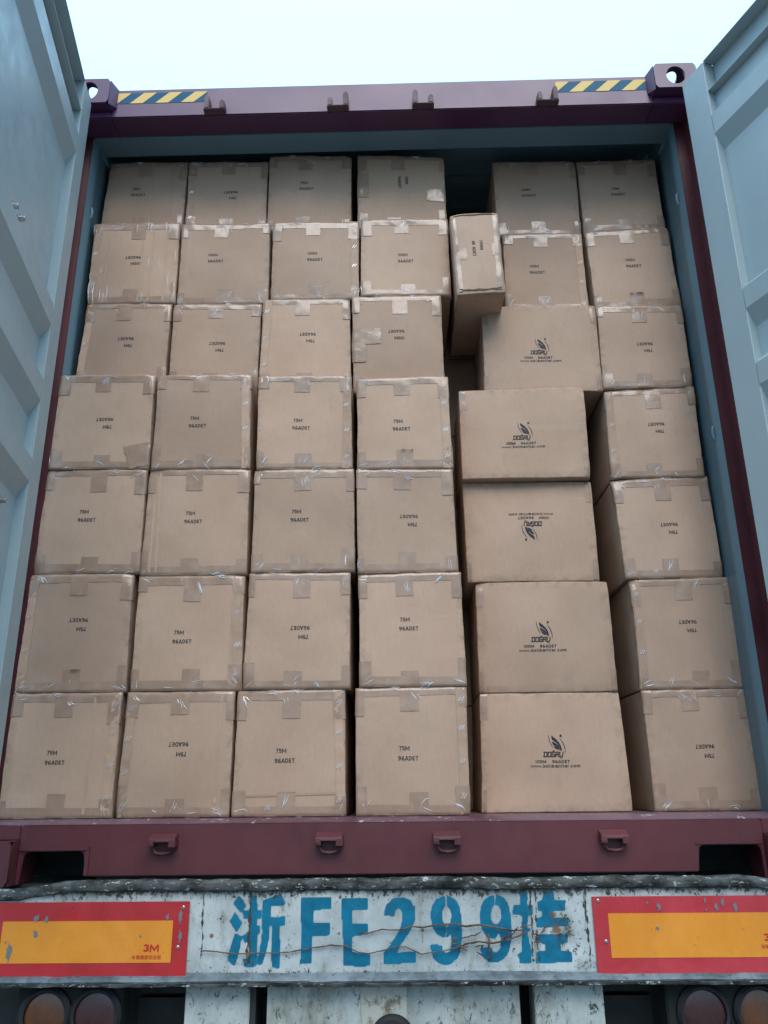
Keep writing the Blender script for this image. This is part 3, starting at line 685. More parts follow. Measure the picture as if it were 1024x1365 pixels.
# lamp boxes
M['lens_red'] = board_mat('shaded_red_lens', (.06, .006, .014), (.025, .005, .009)); M['lens_amb'] = board_mat('shaded_amber_lens', (.12, .038, .011), (.05, .02, .009))  # lens colours darkened to hold the shade under the bumper
M['lamp_box'] = paint_mat('lamp_box', (.020, .023, .021), (.012, .012, .011), (.030, .034, .031), .7, spec=.2)
for (a, b, lamps, lab) in ((-.985, -.705, (('amb', -.905), ('red', -.772)), 'lamp box under the left marker board'), (.722, 1.10, (('red', .815), ('amb', .960)), 'lamp box under the right marker board')):
    bx_ = tz(MB().box(a, b, .0, .07, -.52, -.240)).build('lamp_box', M['lamp_box'], TR, bevel=.004); tag(bx_, lab)
    for ty, x in lamps:
        mb = MB(); mb.lathe((x, 0, -.308+TZ), [(.071, 0), (.070, -.010), (.062, -.018), (.055, -.016), (.054, -.004)], 'y', 40); mb.build('lamp_rim', M['rubber'], bx_)
        mb = MB(); mb.lathe((x, 0, -.308+TZ), [(.0535, -.003), (.053, -.010), (.040, -.014), (.001, -.015)], 'y', 40)
        o = mb.build('lamp_lens', M['lens_red' if ty == 'red' else 'lens_amb'], bx_); tag(o, 'red lens, bumper shade painted into its colour' if ty == 'red' else 'amber lens, bumper shade painted into its colour')
# chassis behind, with black plates added to block light
f = MB(); f.box(-1.2, 1.2, .30, .31, -1.0, -.03)  # full-width plate added to darken the gaps below the bumper
for x in (-.5, .5): f.box(x-.07, x+.07, .12, 11.5, -.50, -.02)
f.box(-1.24, 1.24, .10, .70, -.20, -.001); f.box(-.84, .84, .092, .35, -.0009, .0205)  # filler boxes added to shut out bright ground under the container
for z0, z1, y in ((-.285, -.262, .13), (-.42, -.30, .15)): f.box(-.36, .36, y, y+.04, z0, z1); f.box(.56, .722, y, y+.04, z0, z1); f.box(-.705, -.537, y, y+.04, z0, z1)
for y in (2, 4.5, 7, 9.5): f.box(-1.2, 1.2, y, y+.12, -.16, -.03)
f.box(-.44, .44, .5, .56, -.9, -.03)
tz(f).build('chassis_and_dark_plates', M['black'], TR)
for y in (1.6, 2.9, 4.2):
    a = MB(); a.tube([(-1.1, y, .52), (1.1, y, .52)], .07, 16); a.build('axle', M['black'], TR)
    for s in (-1, 1):
        for xo in (.92, .62) if False else (.90,):
            w = MB(); w.lathe((s*xo, y, .52), [(.30, -.28), (.46, -.28), (.50, -.25), (.515, -.2), (.515, -.02), (.49, 0), (.515, .02), (.515, .2), (.50, .25), (.46, .28), (.30, .28)], 'x', 48)
            wh = w.build('wheel', M['rubber'], TR)
            r = MB(); r.lathe((s*xo, y, .52), [(.295, -.27), (.29, -.15), (.12, -.13), (.12, .13), (.29, .15), (.295, .27)], 'x', 32); r.build('rim', M['steel'], wh)

# ---------------------------------------------------------------- rusty wire tied along the bumper
m = Mat('rusty_wire', (.07, .045, .03), .75); m.color(m.mix(m.ramp(m.noise(60, 4), .35, .65), (.045, .032, .026), (.17, .085, .045))); M['wire'] = m.m
W1 = [(-.079,-.111),(-.055,-.113),(-.016,-.104),(.023,-.106),(.044,-.103),(.059,-.098),(.093,-.1),(.142,-.094),(.176,-.092),(.205,-.099),(.239,-.095),(.264,-.096),(.287,-.103),(.326,-.109),(.374,-.107)]
W2 = [(-.497,-.152),(-.454,-.154),(-.414,-.159),(-.375,-.16),(-.341,-.158),(-.288,-.159),(-.249,-.155),(-.201,-.147),(-.152,-.141),(-.113,-.143),(-.079,-.158),(-.05,-.161),(-.016,-.154),(.022,-.146),(.044,-.145),(.087,-.164),(.121,-.159),(.164,-.153),(.203,-.141),(.237,-.136),(.276,-.139),(.315,-.13),(.344,-.122),(.374,-.109)]
wr = random.Random(8); w = MB()
def strand(pts, r, off=0.):
    q = []
    for i in range(len(pts)-1):
        for t in (0, .33, .66):
            q.append((pts[i][0]*(1-t)+pts[i+1][0]*t, -.0385+wr.uniform(-.0015, .0015)+off, pts[i][1]*(1-t)+pts[i+1][1]*t+wr.uniform(-.0008, .0008)))
    w.tube(q, [r*wr.uniform(.75, 1.35) for _ in q], 6)
strand(W1, .0019); strand(W2, .0015); strand([(x, z+.002*sin(x*160)) for x, z in W1[5:]], .0015, -.002); strand([(x, z+.0025*sin(x*190)) for x, z in W2[17:]], .0016, -.002)
for i in range(26):
    x = wr.choice((wr.uniform(.16, .26), wr.uniform(.22, .47))); z = -.105+wr.uniform(-.035, .006)-(.02 if x < .33 else 0); a = wr.uniform(-.6, .9); l_ = wr.uniform(.008, .032)
    w.tube([(x, -.037, z), (x+cos(a)*l_*.5, -.041, z+sin(a)*l_*.5+.002), (x+cos(a)*l_, -.037, z+sin(a)*l_)], [.001, .0022, .0008], 6)
w.tube([(.262,-.038,-.115),(.266,-.040,-.135),(.262,-.040,-.155),(.272,-.038,-.165),(.258,-.037,-.178)], .0028, 6)
w.build('rusty_wire', M['wire']); tag(bpy.data.objects['rusty_wire'], 'thin rusty wire strands twisted across the blue stencilled number on the bumper', 'wire')
PRINT = {}
for key, l1, l2 in (('75', '75M', '96ADET'), ('100', '100M', '96ADET'), ('48', '100M', '48 ADET')):
    W2 = .0610 if key != '48' else .070
    v1, f1 = letters(l1, W2*(.52 if key == '75' else .62), .0142, x0=-W2/2 + (.003 if key == '75' else 0)); v2, f2 = letters(l2, W2, .0142)
    PRINT[key] = ([(a, b, c_+.0145) for a, b, c_ in v1] + [(a, b, c_-.0145) for a, b, c_ in v2], f1 + [tuple(q+len(v1) for q in f) for f in f2])

# wide panel print: feather emblem, name, pack line and web address (drawn in a 1000 unit sheet)
def logo_print():
    S = .157/715; vs, fs = [], []
    def P(x, y, d=0): return ((x-505)*S, -.0003-d, (430-y)*S)
    def poly(pts):
        n = len(vs); vs.extend(P(*q) for q in pts); fs.append(tuple(range(n, n+len(pts))))
    def stroke(pts, w):
        for i in range(len(pts)-1):
            w0, w1 = (w, w) if not isinstance(w, (list, tuple)) else (w[i], w[i+1])
            (x0, y0), (x1, y1) = pts[i], pts[i+1]; L = math.hypot(x1-x0, y1-y0) or 1
            ux, uy = (x1-x0)/L, (y1-y0)/L
            e0 = w0*.45 if not isinstance(w, (list, tuple)) else 0
            x0 -= ux*e0; y0 -= uy*e0; x1 += ux*e0; y1 += uy*e0
            n = len(vs); dd = .00002*i
            vs.extend([P(x0-uy*w0/2, y0+ux*w0/2, dd), P(x0+uy*w0/2, y0-ux*w0/2, dd), P(x1+uy*w1/2, y1-ux*w1/2, dd), P(x1-uy*w1/2, y1+ux*w1/2, dd)])
            fs.append((n, n+1, n+2, n+3))
    poly([(472,205),(480,215),(530,255),(575,305),(600,350),(613,400),(608,432),(598,415),(583,370),(550,320),(510,290),(480,268),(471,245)])
    poly([(476,290),(520,315),(560,345),(582,378),(592,405),(590,428),(575,395),(548,364),(522,350),(498,346),(482,325)])
    poly([(498,352),(530,362),(560,380),(576,417),(556,406),(525,395),(508,375)])
    stroke([(430,198),(431,235),(440,285),(455,325),(473,362),(492,392)], [3,9,9,8,6,2])
    stroke([(588,248),(612,278),(635,315),(652,360),(661,405),(662,440),(657,470)], [3,7,10,11,9,6,2])
    poly([(607+17*cos(a), 213+19*sin(a)) for a in [i*pi/6 for i in range(12)]])
    sh = lambda x, y: (x + (510-y)*.16, y)
    def glyph(x, segs):
        for sg in segs: stroke([sh(x+a, 440+b) for a, b in sg], 14)
    glyph(338, [[(4,66),(42,66),(48,56),(48,4),(0,4)],[(10,22),(10,66)]])
    glyph(398, [[(6,4),(46,4),(46,66),(6,66),(6,4)]])
    glyph(456, [[(46,4),(6,4),(6,66),(46,66),(46,36),(26,36)]])
    glyph(512, [[(6,66),(6,4),(44,4),(44,34),(10,34)],[(26,36),(46,66)]])
    glyph(568, [[(6,4),(6,66),(38,66),(48,56),(48,4)]])
    stroke([(480,430),(505,422)], 10); stroke([(578,527),(615,527)], 7)
    for s, x, y, w, h in (('100M', 295, 575, 160, 44), ('96ADET', 590, 577, 256, 44), ('www.kolibantlar.com', 505, 636, 716, 44)):
        v, f = letters(s, w*S, h*S*1.12, .165)
        n = len(vs); vs.extend(((x-505)*S + a[0], a[1]-.0003, (430-y)*S + a[2]) for a in v); fs.extend(tuple(i+n for i in q) for q in f)
    return vs, fs
PRINT['L'] = logo_print()

# ---------------------------------------------------------------- cartons
RAD = .0042
def wrap(s, W, r=RAD):
    """arc length s (0..W on the face, beyond it on the neighbouring sides) -> (coordinate, depth)"""
    flip = s > W/2
    t = W - s if flip else s
    q = r*pi/2
    # rounding occupies the arc from t=r-q .. r
    if t >= r: c, d = t, 0.
    elif t >= r - q:
        a = (r - t)/r; c, d = r - r*sin(a), r*(1-cos(a))
    else: c, d = 0., r + (r - q - t)
    return (W - c if flip else c), d

class Box:
    def __init__(s, W, H, L, tl, tr, br, bl, seed):
        s.W, s.H, s.L = W, H, L; s.c = (tl, tr, br, bl); s.seed = seed*7.13
        rnd = random.Random(seed); s.bulge = rnd.uniform(-.004, .010); s.rnd = rnd
        s.crush = [rnd.uniform(.003, .015) if rnd.random() < .55 else .002 for _ in range(4)]
    def deform(s, x, y, z):
        u, v, w = x/s.W, z/s.H, y/s.L
        tl, tr, br, bl = s.c
        X = (1-v)*((1-u)*bl[0]+u*br[0]) + v*((1-u)*tl[0]+u*tr[0])
        Z = (1-v)*((1-u)*bl[1]+u*br[1]) + v*((1-u)*tl[1]+u*tr[1])
        k = max(0., 1-w*4)
        Y = y - s.bulge*16*max(0, u*(1-u)*v*(1-v))*k
        n = noise.noise_vector(Vector((x*5+s.seed, y*5, z*5-s.seed)))
        n2 = noise.noise_vector(Vector((x*26-s.seed, y*26, z*26+s.seed)))
        edge = max(0, 1-min(u, 1-u, v, 1-v)*s.W/.05)
        Y += n.y*.0055*k + n2.y*.0018*(.35+edge)
        X += n.x*.002 + n2.x*.0015*edge; Z += n.z*.0012 + n2.z*.0011*edge
        for (cu, cv), am in zip(((0, 1), (1, 1), (1, 0), (0, 0)), s.crush):
            d = math.hypot((u-cu)*s.W, (v-cv)*s.H)
            if d < .05 and w < .2: Y += am*(1-d/.05)**2
        return (X, Y, Z)
    def on(s, a, b, lift):
        """point on the outside: a along width, b along height, both may run over the edge"""
        x, d1 = wrap(a, s.W); z, d2 = wrap(b, s.H)
        # outward lift
        dx = -lift if (a < RAD) else (lift if a > s.W-RAD else 0)
        dz = -lift if (b < RAD) else (lift if b > s.H-RAD else 0)
        if d1 <= 0: dx = 0
        if d2 <= 0: dz = 0
        X, Y, Z = s.deform(x, d1+d2, z)
        dy = -lift if (d1+d2) < RAD*1.01 else 0
        return (X+dx, Y+dy, Z+dz)
    def body(s, name, parent):
        W, H, L, r = s.W, s.H, s.L, RAD
        def ticks(T, n):
            inner = [r + (T-2*r)*i/n for i in range(n+1)]
            e = [0, .28, .62, 1.0]
            lo = [r - r*cos(t*pi/2) if False else r*t for t in e[:-1]]
            return lo + inner + [T-q for q in reversed(lo)]
        xs, ys, zs = ticks(W, 14), ticks(L, 6), ticks(H, 14)
        nx, ny, nz = len(xs)-1, len(ys)-1, len(zs)-1
        idx = {}; vs = []; wear = []
        def V(i, j, k):
            if (i, j, k) in idx: return idx[i, j, k]
            p = [xs[i], ys[j], zs[k]]; T = (W, L, H)
            q = [min(max(p[a], r), T[a]-r) for a in range(3)]
            d = [p[a]-q[a] for a in range(3)]
            m = math.sqrt(sum(a*a for a in d)) or 1
            # cube point to sphere point
            mm = max(abs(a) for a in d)
            if mm > 0: p = [q[a] + d[a]/m*r for a in range(3)]
            c = sorted((min(p[a], T[a]-p[a]) for a in range(3)))
            wear.append(1.0 if c[1] < r*1.6 else (.45 if c[1] < .02 else 0.))
            idx[i, j, k] = len(vs); vs.append(s.deform(*p)); return idx[i, j, k]
        fs = []
        for i in range(nx):
            for k in range(nz):
                fs.append((V(i,0,k), V(i+1,0,k), V(i+1,0,k+1), V(i,0,k+1)))
                fs.append((V(i,ny,k), V(i,ny,k+1), V(i+1,ny,k+1), V(i+1,ny,k)))
        for j in range(ny):
            for k in range(nz):
                fs.append((V(0,j,k), V(0,j,k+1), V(0,j+1,k+1), V(0,j+1,k)))
                fs.append((V(nx,j,k), V(nx,j+1,k), V(nx,j+1,k+1), V(nx,j,k+1)))
        for i in range(nx):
            for j in range(ny):
                fs.append((V(i,j,0), V(i,j+1,0), V(i+1,j+1,0), V(i+1,j,0)))
                fs.append((V(i,j,nz), V(i+1,j,nz), V(i+1,j+1,nz), V(i,j+1,nz)))
        me = as_mesh(name, vs, fs, M['card'])
        at = me.attributes.new('wear', 'FLOAT', 'POINT'); at.data.foreach_set('value', wear)
        for p in me.polygons: p.use_smooth = True
        return link(bpy.data.objects.new(name, me), parent)
    def patch(s, name, mat, parent, a0, a1, b0, b1, lift=.0009, ragged=.0008, shear=0., step=.007, crinkle=.00008, rot=0.):
        """a sheet laid on the carton's skin, running round its edges, with ragged ends"""
        na = max(3, int((a1-a0)/step)); nb = max(3, int((b1-b0)/step)); rnd = s.rnd
        ja = [rnd.uniform(-ragged, ragged) for _ in range(nb+1)]; jb = [rnd.uniform(-ragged, ragged)*.35 for _ in range(na+1)]
        tilt = rnd.uniform(-1, 1)*.03 + rot
        vs = []; ca, cb = (a0+a1)/2, (b0+b1)/2; ph = rnd.uniform(0, 50)
        for j in range(nb+1):
            for i in range(na+1):
                a = a0+(a1-a0)*i/na; b = b0+(b1-b0)*j/nb
                if i in (0, na): a += ja[j]*(1 if (a1-a0) > (b1-b0) else .35)
                if j in (0, nb): b += jb[i]
                x, y = a-ca, b-cb; a, b = ca + x - y*tilt, cb + y + x*tilt*.6
                n = noise.noise(Vector((a*70+ph, b*70, ph))); n = max(0., n)
                vs.append(s.on(a, b, lift + n*crinkle*3))
        fs = [(j*(na+1)+i, j*(na+1)+i+1, (j+1)*(na+1)+i+1, (j+1)*(na+1)+i) for j in range(nb) for i in range(na)]
        me = as_mesh(name, vs, fs, mat)
        for p in me.polygons: p.use_smooth = True
        return link(bpy.data.objects.new(name, me), parent)
    def stamp(s, key, cx, cz, rot, parent):
        v, f = PRINT[key]; th = radians(rot)
        vs = []
        for a in v:
            x, z = a[0]*cos(th) - a[2]*sin(th), a[0]*sin(th) + a[2]*cos(th)
            X, Y, Z = s.deform(cx+x, 0, cz+z)
            vs.append((X, Y - .0006 + a[1], Z))
        return link(bpy.data.objects.new('printed_text', as_mesh('printed_text', vs, f, M['ink'])), parent)
    def staple(s, a, b, parent):
        mb = MB()
        for o in (-.0042, .0042):
            p = [Vector(s.on(a+o-.004, b-.006, .0022)), Vector(s.on(a+o+.004, b+.006, .0022))]
            mb.tube([p[0]+Vector((0,.004,0)), p[0], p[1], p[1]+Vector((0,.004,0))], .0015, 6)
        return mb.build('staple', M['staple'], parent)
    def crease(s, pts, parent, w=.0012):
        """raised shiny fold in the tape"""
        mb = MB(); P = [Vector(s.on(a, b, .0016)) for a, b in pts]
        n = len(P)-1
        mb.tube(P, [w*(.15+sin(pi*i/n)) for i in range(n+1)], 5); return mb

TABLE = [
('11',0.285,(-1.142,2.748), (-0.814,2.741), (-0.815,2.434), (-1.149,2.443),(-1.008,2.589),'75',0),
('12',0.285,(-0.806,2.737), (-0.478,2.734), (-0.473,2.428), (-0.805,2.437),(-0.627,2.568),'75',180),
('13',0.285,(-0.471,2.761), (-0.130,2.754), (-0.129,2.430), (-0.469,2.431),(-0.312,2.598),'75',0),
('14',0.285,(-0.103,2.755), (0.255,2.734), (0.258,2.425), (-0.101,2.435),(0.086,2.605),'100',-90),
('16',0.345,(0.466,2.754), (0.810,2.748), (0.808,2.396), (0.467,2.406),(0.607,2.588),'100',0),
('17',0.345,(0.819,2.748), (1.145,2.747), (1.150,2.418), (0.821,2.398),(0.976,2.582),'75',0),
('21',0.226,(-1.148,2.394), (-0.806,2.384), (-0.799,2.031), (-1.139,2.028),(-0.979,2.212),'100',180),
('22',0.226,(-0.796,2.384), (-0.445,2.374), (-0.442,2.022), (-0.790,2.026),(-0.652,2.211),'100',0),
('23',0.226,(-0.435,2.382), (-0.094,2.375), (-0.094,2.032), (-0.430,2.027),(-0.264,2.209),'100',0),
('24',0.226,(-0.086,2.382), (0.257,2.378), (0.257,2.021), (-0.086,2.032),(0.087,2.200),'100',0),
('25',0.160,(0.262,2.345), (0.446,2.348), (0.454,1.991), (0.274,1.979),(0.362,2.184),'48',-90),
('26',0.328,(0.485,2.380), (0.802,2.371), (0.802,2.036), (0.477,2.044),(0.612,2.204),'100',0),
('27',0.328,(0.818,2.381), (1.152,2.394), (1.160,2.037), (0.828,2.040),(0.995,2.223),'100',0),
('31',0.220,(-1.135,2.016), (-0.811,2.011), (-0.810,1.708), (-1.143,1.718),(-0.970,1.844),'75',180),
('32',0.220,(-0.799,2.007), (-0.465,1.999), (-0.467,1.703), (-0.795,1.707),(-0.623,1.814),'75',180),
('33',0.220,(-0.458,2.018), (-0.130,2.013), (-0.122,1.692), (-0.460,1.693),(-0.284,1.846),'75',180),
('34',0.220,(-0.120,2.025), (0.218,2.021), (0.221,1.677), (-0.112,1.674),(0.048,1.850),'100',180),
('35',0.304,(0.380,2.023), (0.820,2.018), (0.816,1.659), (0.374,1.672),(0.593,1.824),'L',0),
('36',0.304,(0.826,2.015), (1.150,2.010), (1.149,1.662), (0.819,1.661),(0.991,1.828),'75',180),
('41',0.112,(-1.149,1.652), (-0.811,1.649), (-0.808,1.289), (-1.147,1.293),(-0.975,1.462),'75',180),
('42',0.112,(-0.799,1.646), (-0.468,1.641), (-0.460,1.284), (-0.795,1.286),(-0.646,1.458),'75',0),
('43',0.112,(-0.444,1.637), (-0.116,1.626), (-0.111,1.279), (-0.435,1.279),(-0.287,1.443),'75',0),
('44',0.112,(-0.095,1.615), (0.225,1.619), (0.230,1.270), (-0.092,1.273),(0.058,1.432),'75',0),
('45',0.270,(0.276,1.643), (0.736,1.647), (0.728,1.295), (0.272,1.292),(0.499,1.457),'L',0),
('46',0.305,(0.819,1.645), (1.153,1.660), (1.143,1.300), (0.811,1.297),(0.991,1.490),'75',180),
('51',0.112,(-1.148,1.289), (-0.810,1.284), (-0.803,0.922), (-1.153,0.926),(-0.993,1.119),'75',0),
('52',0.112,(-0.798,1.284), (-0.457,1.278), (-0.454,0.915), (-0.799,0.921),(-0.638,1.109),'75',0),
('53',0.112,(-0.440,1.275), (-0.106,1.274), (-0.101,0.922), (-0.437,0.918),(-0.283,1.110),'75',0),
('54',0.112,(-0.096,1.271), (0.228,1.267), (0.234,0.915), (-0.091,0.918),(0.078,1.087),'75',180),
('55',0.305,(0.275,1.291), (0.737,1.286), (0.734,0.927), (0.280,0.928),(0.511,1.117),'L',180),
('56',0.305,(0.812,1.289), (1.153,1.300), (1.157,0.937), (0.825,0.932),(0.995,1.104),'75',180),
('61',0.110,(-1.157,0.921), (-0.821,0.918), (-0.815,0.548), (-1.162,0.552),(-0.983,0.753),'75',180),
('62',0.110,(-0.800,0.911), (-0.457,0.907), (-0.452,0.546), (-0.799,0.547),(-0.647,0.710),'75',0),
('63',0.110,(-0.443,0.915), (-0.115,0.912), (-0.114,0.550), (-0.448,0.546),(-0.273,0.718),'75',180),
('64',0.110,(-0.089,0.906), (0.241,0.908), (0.245,0.550), (-0.084,0.547),(0.071,0.741),'75',0),
('65',0.305,(0.306,0.920), (0.760,0.919), (0.759,0.550), (0.302,0.551),(0.520,0.729),'L',0),
('66',0.305,(0.837,0.922), (1.173,0.926), (1.171,0.555), (0.834,0.557),(1.014,0.758),'75',180),
('71',0.110,(-1.162,0.539), (-0.823,0.539), (-0.820,0.174), (-1.162,0.172),(-1.010,0.347),'75',0),
('72',0.110,(-0.803,0.539), (-0.471,0.539), (-0.472,0.171), (-0.807,0.173),(-0.632,0.367),'75',180),
('73',0.110,(-0.461,0.539), (-0.130,0.542), (-0.126,0.176), (-0.462,0.171),(-0.309,0.346),'75',0),
('74',0.110,(-0.097,0.542), (0.244,0.544), (0.242,0.174), (-0.094,0.175),(0.062,0.349),'75',0),
('75',0.305,(0.304,0.543), (0.761,0.544), (0.767,0.177), (0.292,0.176),(0.534,0.359),'L',0),
('76',0.305,(0.836,0.547), (1.171,0.551), (1.177,0.179), (0.838,0.181),(1.016,0.353),'75',180),
]
# staples: carton -> (side, heights from the bottom, as a share of the height)
STAPLES = {'12': ('L', (.22, .58)), '21': ('L', (.25, .62, .85)), '23': ('R', (.42, .66)), '26': ('R', (.35, .60)), '31': ('L', (.17, .52)),
 '33': ('L', (.27, .57, .86)), '42': ('R', (.42, .68)), '43': ('R', (.13, .41, .68)), '44': ('R', (.13, .41, .70)), '46': ('L', (.31, .60)),
 '61': ('L', (.07, .35, .64)), '62': ('R', (.14, .39, .67)), '66': ('L', (.33, .61, .86)), '71': ('R', (.16, .41, .67, .90)),
 '72': ('L', (.1, .35, .62, .87)), '73': ('R', (.12, .38, .65, .90)), '74': ('R', (.14, .41, .67, .90))}
ROWN = {1: 'top row', 2: 'second row from the top', 3: 'third row from the top', 4: 'middle row', 5: 'third row from the bottom',
        6: 'second row from the bottom', 7: 'bottom row'}
ORD = ['first', 'second', 'third', 'fourth', 'fifth', 'sixth', 'seventh']
corner = {t[0]: t for t in TABLE}
rowlist = {r: sorted([k for k in corner if int(k[0]) == r], key=lambda k: corner[k][2][0]) for r in range(1, 8)}
BELOW = {'16': '26', '17': '27', '26': '35', '27': '36'}
for c in '1234':
    for r in range(1, 7): BELOW['%d%s' % (r, c)] = '%d%s' % (r+1, c)
for c in '56':
    for r in range(3, 7): BELOW['%d%s' % (r, c)] = '%d%s' % (r+1, c)
def top_of(k): return (corner[k][2][1] + corner[k][3][1])/2
def words(k):
    r = int(k[0]); row = rowlist[r]; i = row.index(k); ty, ro = corner[k][7], corner[k][8]
    side = 'leftmost' if i == 0 else 'rightmost' if i == len(row)-1 else ORD[i] + ' from left'
    if k == '25': return 'narrow half width carton standing upright, sideways 100M 48 ADET print, wedged between its wider neighbours'
    if ty == 'L': return 'wide carton with feather emblem%s, %s' % (' upside down' if ro else '', ROWN[r])
    p = {'75': '75M', '100': '100M'}[ty]
    o = {0: '', 180: ' upside down', -90: ' sideways'}[ro]
    return 'square carton marked %s%s, %s in %s' % (p, o, side, ROWN[r])

def make_carton(k, Dy, tl, tr, br, bl, tc, ty, ro):
    wide = ty == 'L'; half = k == '25'
    L = .335 if wide else .448
    if k in BELOW:
        zb = top_of(BELOW[k]) + .0015; bl, br = (bl[0], zb), (br[0], zb)
    elif not half: bl, br = (bl[0], .1735), (br[0], .1735)
    # straight lift so that the sides do not run into the neighbours
    W = ((tr[0]-tl[0])+(br[0]-bl[0]))/2; H = ((tl[1]-bl[1])+(tr[1]-br[1]))/2
    cx = (bl[0]+br[0])/2; zb = min(bl[1], br[1])
    seed = sum(ord(ch) for ch in k)*17 + int(k)
    root = empty('carton', (cx, Dy, zb)); tag(root, words(k), 'carton', 'brown cartons stacked in the container')
    loc = lambda p: (p[0]-cx, p[1]-zb)
    b = Box(W, H, L, loc(tl), loc(tr), loc(br), loc(bl), seed)
    rnd = random.Random(seed+5)
    b.body('box_body', root)
    # stamp position: invert the bilinear roughly
    u = (tc[0]-(tl[0]+bl[0])/2)/W; v = (tc[1]-(bl[1]+br[1])/2)/H
    b.stamp(ty, u*W, v*H, ro, root)
    T = M['tape']
    if wide:
        for a0, a1, b0, b1 in ((.0, .024, H-.085, H+.012), (W-.024, W+.01, H-.08, H+.012), (W-.02, W+.01, -.012, .075), (-.01, .016, -.012, .07)):
            if rnd.random() < .8: b.patch('corner_tape', T, root, a0, a1, b0, b1, ragged=.002)
    elif half:
        b.patch('tape_strip', T, root, -.015, .022, .01, H-.01); b.patch('tape_strip', T, root, W-.026, W+.015, .0, H)
        b.patch('tape_tab', T, root, -.015, .05, H*.42, H*.56, ragged=.003); b.patch('tape_tab', T, root, W-.035, W+.01, H*.45, H*.6)
        # crushed flap layers along top and bottom
        for zz, a in ((.012, .006), (.022, -.008), (H-.008, .0)):
            mb = MB(); n = 9
            mb.tube([b.on(.012+(W-.024)*i/n, zz + a*sin(3.1*i/n) + rnd.uniform(-.002, .002), .001) for i in range(n+1)], .0022, 6)
            mb.build('torn_edge', M['card_edge'], root)
    else:
        sk = k in ('11', '13', '14', '17')
        top = rnd.uniform(.020, .034); bot = rnd.uniform(.020, .034)
        b.patch('tape_strip', T, root, -.006, W+.006, H-top, H+.022)
        b.patch('tape_strip', T, root, -.006, W+.006, -.018, bot)
        tabc = W*rnd.uniform(.44, .54)
        b.patch('tape_tab', T, root, tabc-.028, tabc+.028, H-rnd.uniform(.062, .088), H+.02, lift=.0013, ragged=.0016)
        tabc += rnd.uniform(-.02, .03)
        b.patch('tape_tab', T, root, tabc-.028, tabc+.028, -.018, rnd.uniform(.050, .072), lift=.0013, ragged=.0016)
        for (sd, tp) in ((0, 1), (1, 1), (1, 0), (0, 0)):
            hgt = rnd.uniform(.05, .095); w = rnd.uniform(.018, .042)
            a0, a1 = (-.014, w) if sd == 0 else (W-w, W+.014)
            b0, b1 = (H-hgt, H+.004) if tp else (-.004, hgt)
            b.patch('corner_tape', T, root, a0, a1, b0, b1, lift=.0018, ragged=.0014)
        if k == '14':
            b.patch('tape_strip', T, root, W-.075, W+.012, H*.36, H*.52, lift=.002, ragged=.003, rot=-.12)
            b.patch('tape_strip', T, root, -.01, .045, H*.42, H*.75, lift=.002, ragged=.003)
        if k == '34':
            b.patch('tape_strip', T, root, -.01, .105, H*.48, H*.64, lift=.002, ragged=.003)
            b.patch('tape_strip', T, root, -.01, .05, H*.30, H*.50, lift=.003, ragged=.003)
        if k == '27': b.patch('tape_strip', T, root, W*.5, W+.01, .0, .042, lift=.003, ragged=.002)
        if k == '41': b.patch('tape_strip', T, root, W-.075, W+.01, .01, .09, lift=.003, ragged=.003, rot=.35)
        # tape folds as near-white strokes, sky glint painted into their colour
        mb = MB(); cre = []
        spots = [(tabc, H-.02, -1.57), (tabc, .02, 1.57), (.015, H-.012, -.8), (W-.015, H-.012, -2.3), (W-.015, .014, 2.3), (.015, .014, .8),
                 (W*rnd.uniform(.2, .4), H-.01, 0), (W*rnd.uniform(.6, .8), .01, 3.0), (W*rnd.uniform(.15, .4), .012, 0), (W*rnd.uniform(.6, .85), H-.01, 3.1)]
        for (sa, sb, an0) in spots:
            if rnd.random() < .22: continue
            base = an0 + rnd.uniform(-.7, .7); cv = rnd.uniform(-1.4, 1.4); sa += rnd.uniform(-.012, .012); sb += rnd.uniform(-.008, .008)
            for q in range(rnd.randint(1, 4)):
                a, bb = sa + rnd.uniform(-.010, .010), sb + rnd.uniform(-.007, .007); an1 = base + rnd.uniform(-.35, .35); ln = rnd.uniform(.010, .042); n = 7
                pts = []
                for i in range(n+1):
                    an = an1 + cv*i/n + .25*sin(i*2.1+q); pts.append((min(max(a, -.002), W+.002), min(max(bb, -.002), H+.002))); a += cos(an)*ln/n; bb += sin(an)*ln/n
                w = rnd.uniform(.00035, .00085) * (1.7 if rnd.random() < .12 else 1)
                mb.tube([Vector(b.on(x, y, .0018)) for x, y in pts], [w*(.1+sin(pi*i/n)**.7 if 0 < i < n else .1) for i in range(n+1)], 5)
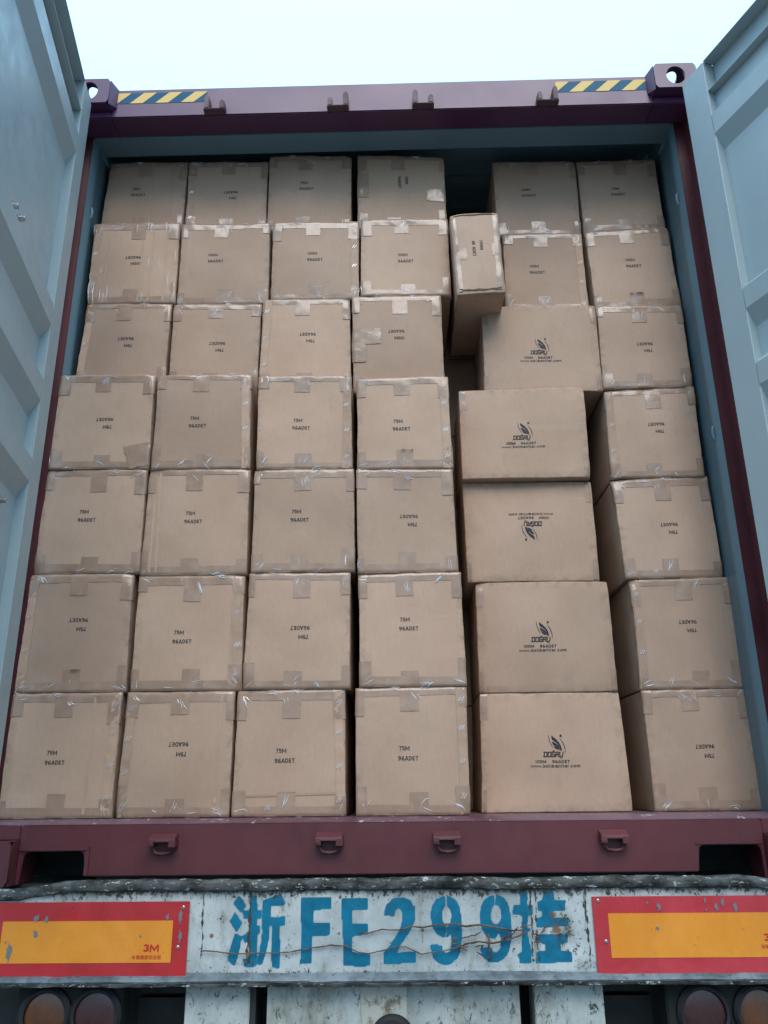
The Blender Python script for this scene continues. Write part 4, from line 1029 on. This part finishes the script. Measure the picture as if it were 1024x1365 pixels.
        if k == '21':
            for q in range(24):
                x0 = rnd.choice((rnd.uniform(.0, .06), rnd.uniform(.55, .99), rnd.uniform(.1, .9)))*W; y0 = rnd.choice((rnd.uniform(.0, .02), rnd.uniform(.0, .5)*H, H-.05)); ln = rnd.uniform(.02, .09)
                P = [Vector(b.on(min(max(x0+rnd.uniform(-.002, .002), 0), W), min(y0+ln*i/5, H), .002)) for i in range(6)]
                mb.tube(P, [.0009*(.12+sin(pi*i/5)) for i in range(6)], 5)
        mb.build('tape_crease_glint', M['crease_glint'], root)
        # pressed vertical score lines / glued side seam
        if k in STAPLES:
            side, hs = STAPLES[k]
            a0, a1 = (.004, .030) if side == 'L' else (W-.030, W-.004)
            b.patch('glue_seam', M['card'], root, a0, a1, .004, H-.004, lift=.0016, ragged=.001, crinkle=.0004)
            for h in hs: b.staple((a0+a1)/2, H*h, root)
        if k in ('21', '71', '52', '11', '72', '62', '73'):
            for uu in {'21': (.18, .58, .70, .86), '71': (.76,), '52': (.08, .13), '11': (.58, .83), '72': (.88,), '62': (.90,), '73': ()}[k]:
                b.patch('fold_line', M['card'], root, W*uu-.0035, W*uu+.0035, .012, H-.012, lift=.0012, ragged=.0, crinkle=.0002, rot=rnd.uniform(-.01, .01))
            if k == '73': b.patch('fold_line', M['card'], root, .01, W-.02, .058, .064, lift=.0014, ragged=.0)
    return root
for t in TABLE:
    make_carton(t[0], t[1], t[2], t[3], t[4], t[5], t[6], t[7], t[8])
# the next layer, seen in the dark slot between the fourth stack and the wide cartons
zs_ = [.1735, .543, .912, 1.281, 1.65, 2.019, 2.388]
for i in range(6):
    root = empty('carton', (.325, .70, zs_[i])); w = .44
    b = Box(w, .366, .335, (-w/2, .366), (w/2, .366), (w/2, 0), (-w/2, 0), 900+i); b.bulge = 0
    b.body('box_body', root)
    tag(root, 'unlit second layer carton in the slot, level with the ' + ['bottom row', 'second row from the bottom', 'third row from the bottom', 'middle row', 'third row from the top', 'narrow upright carton'][i], 'carton', 'cartons of the second layer')
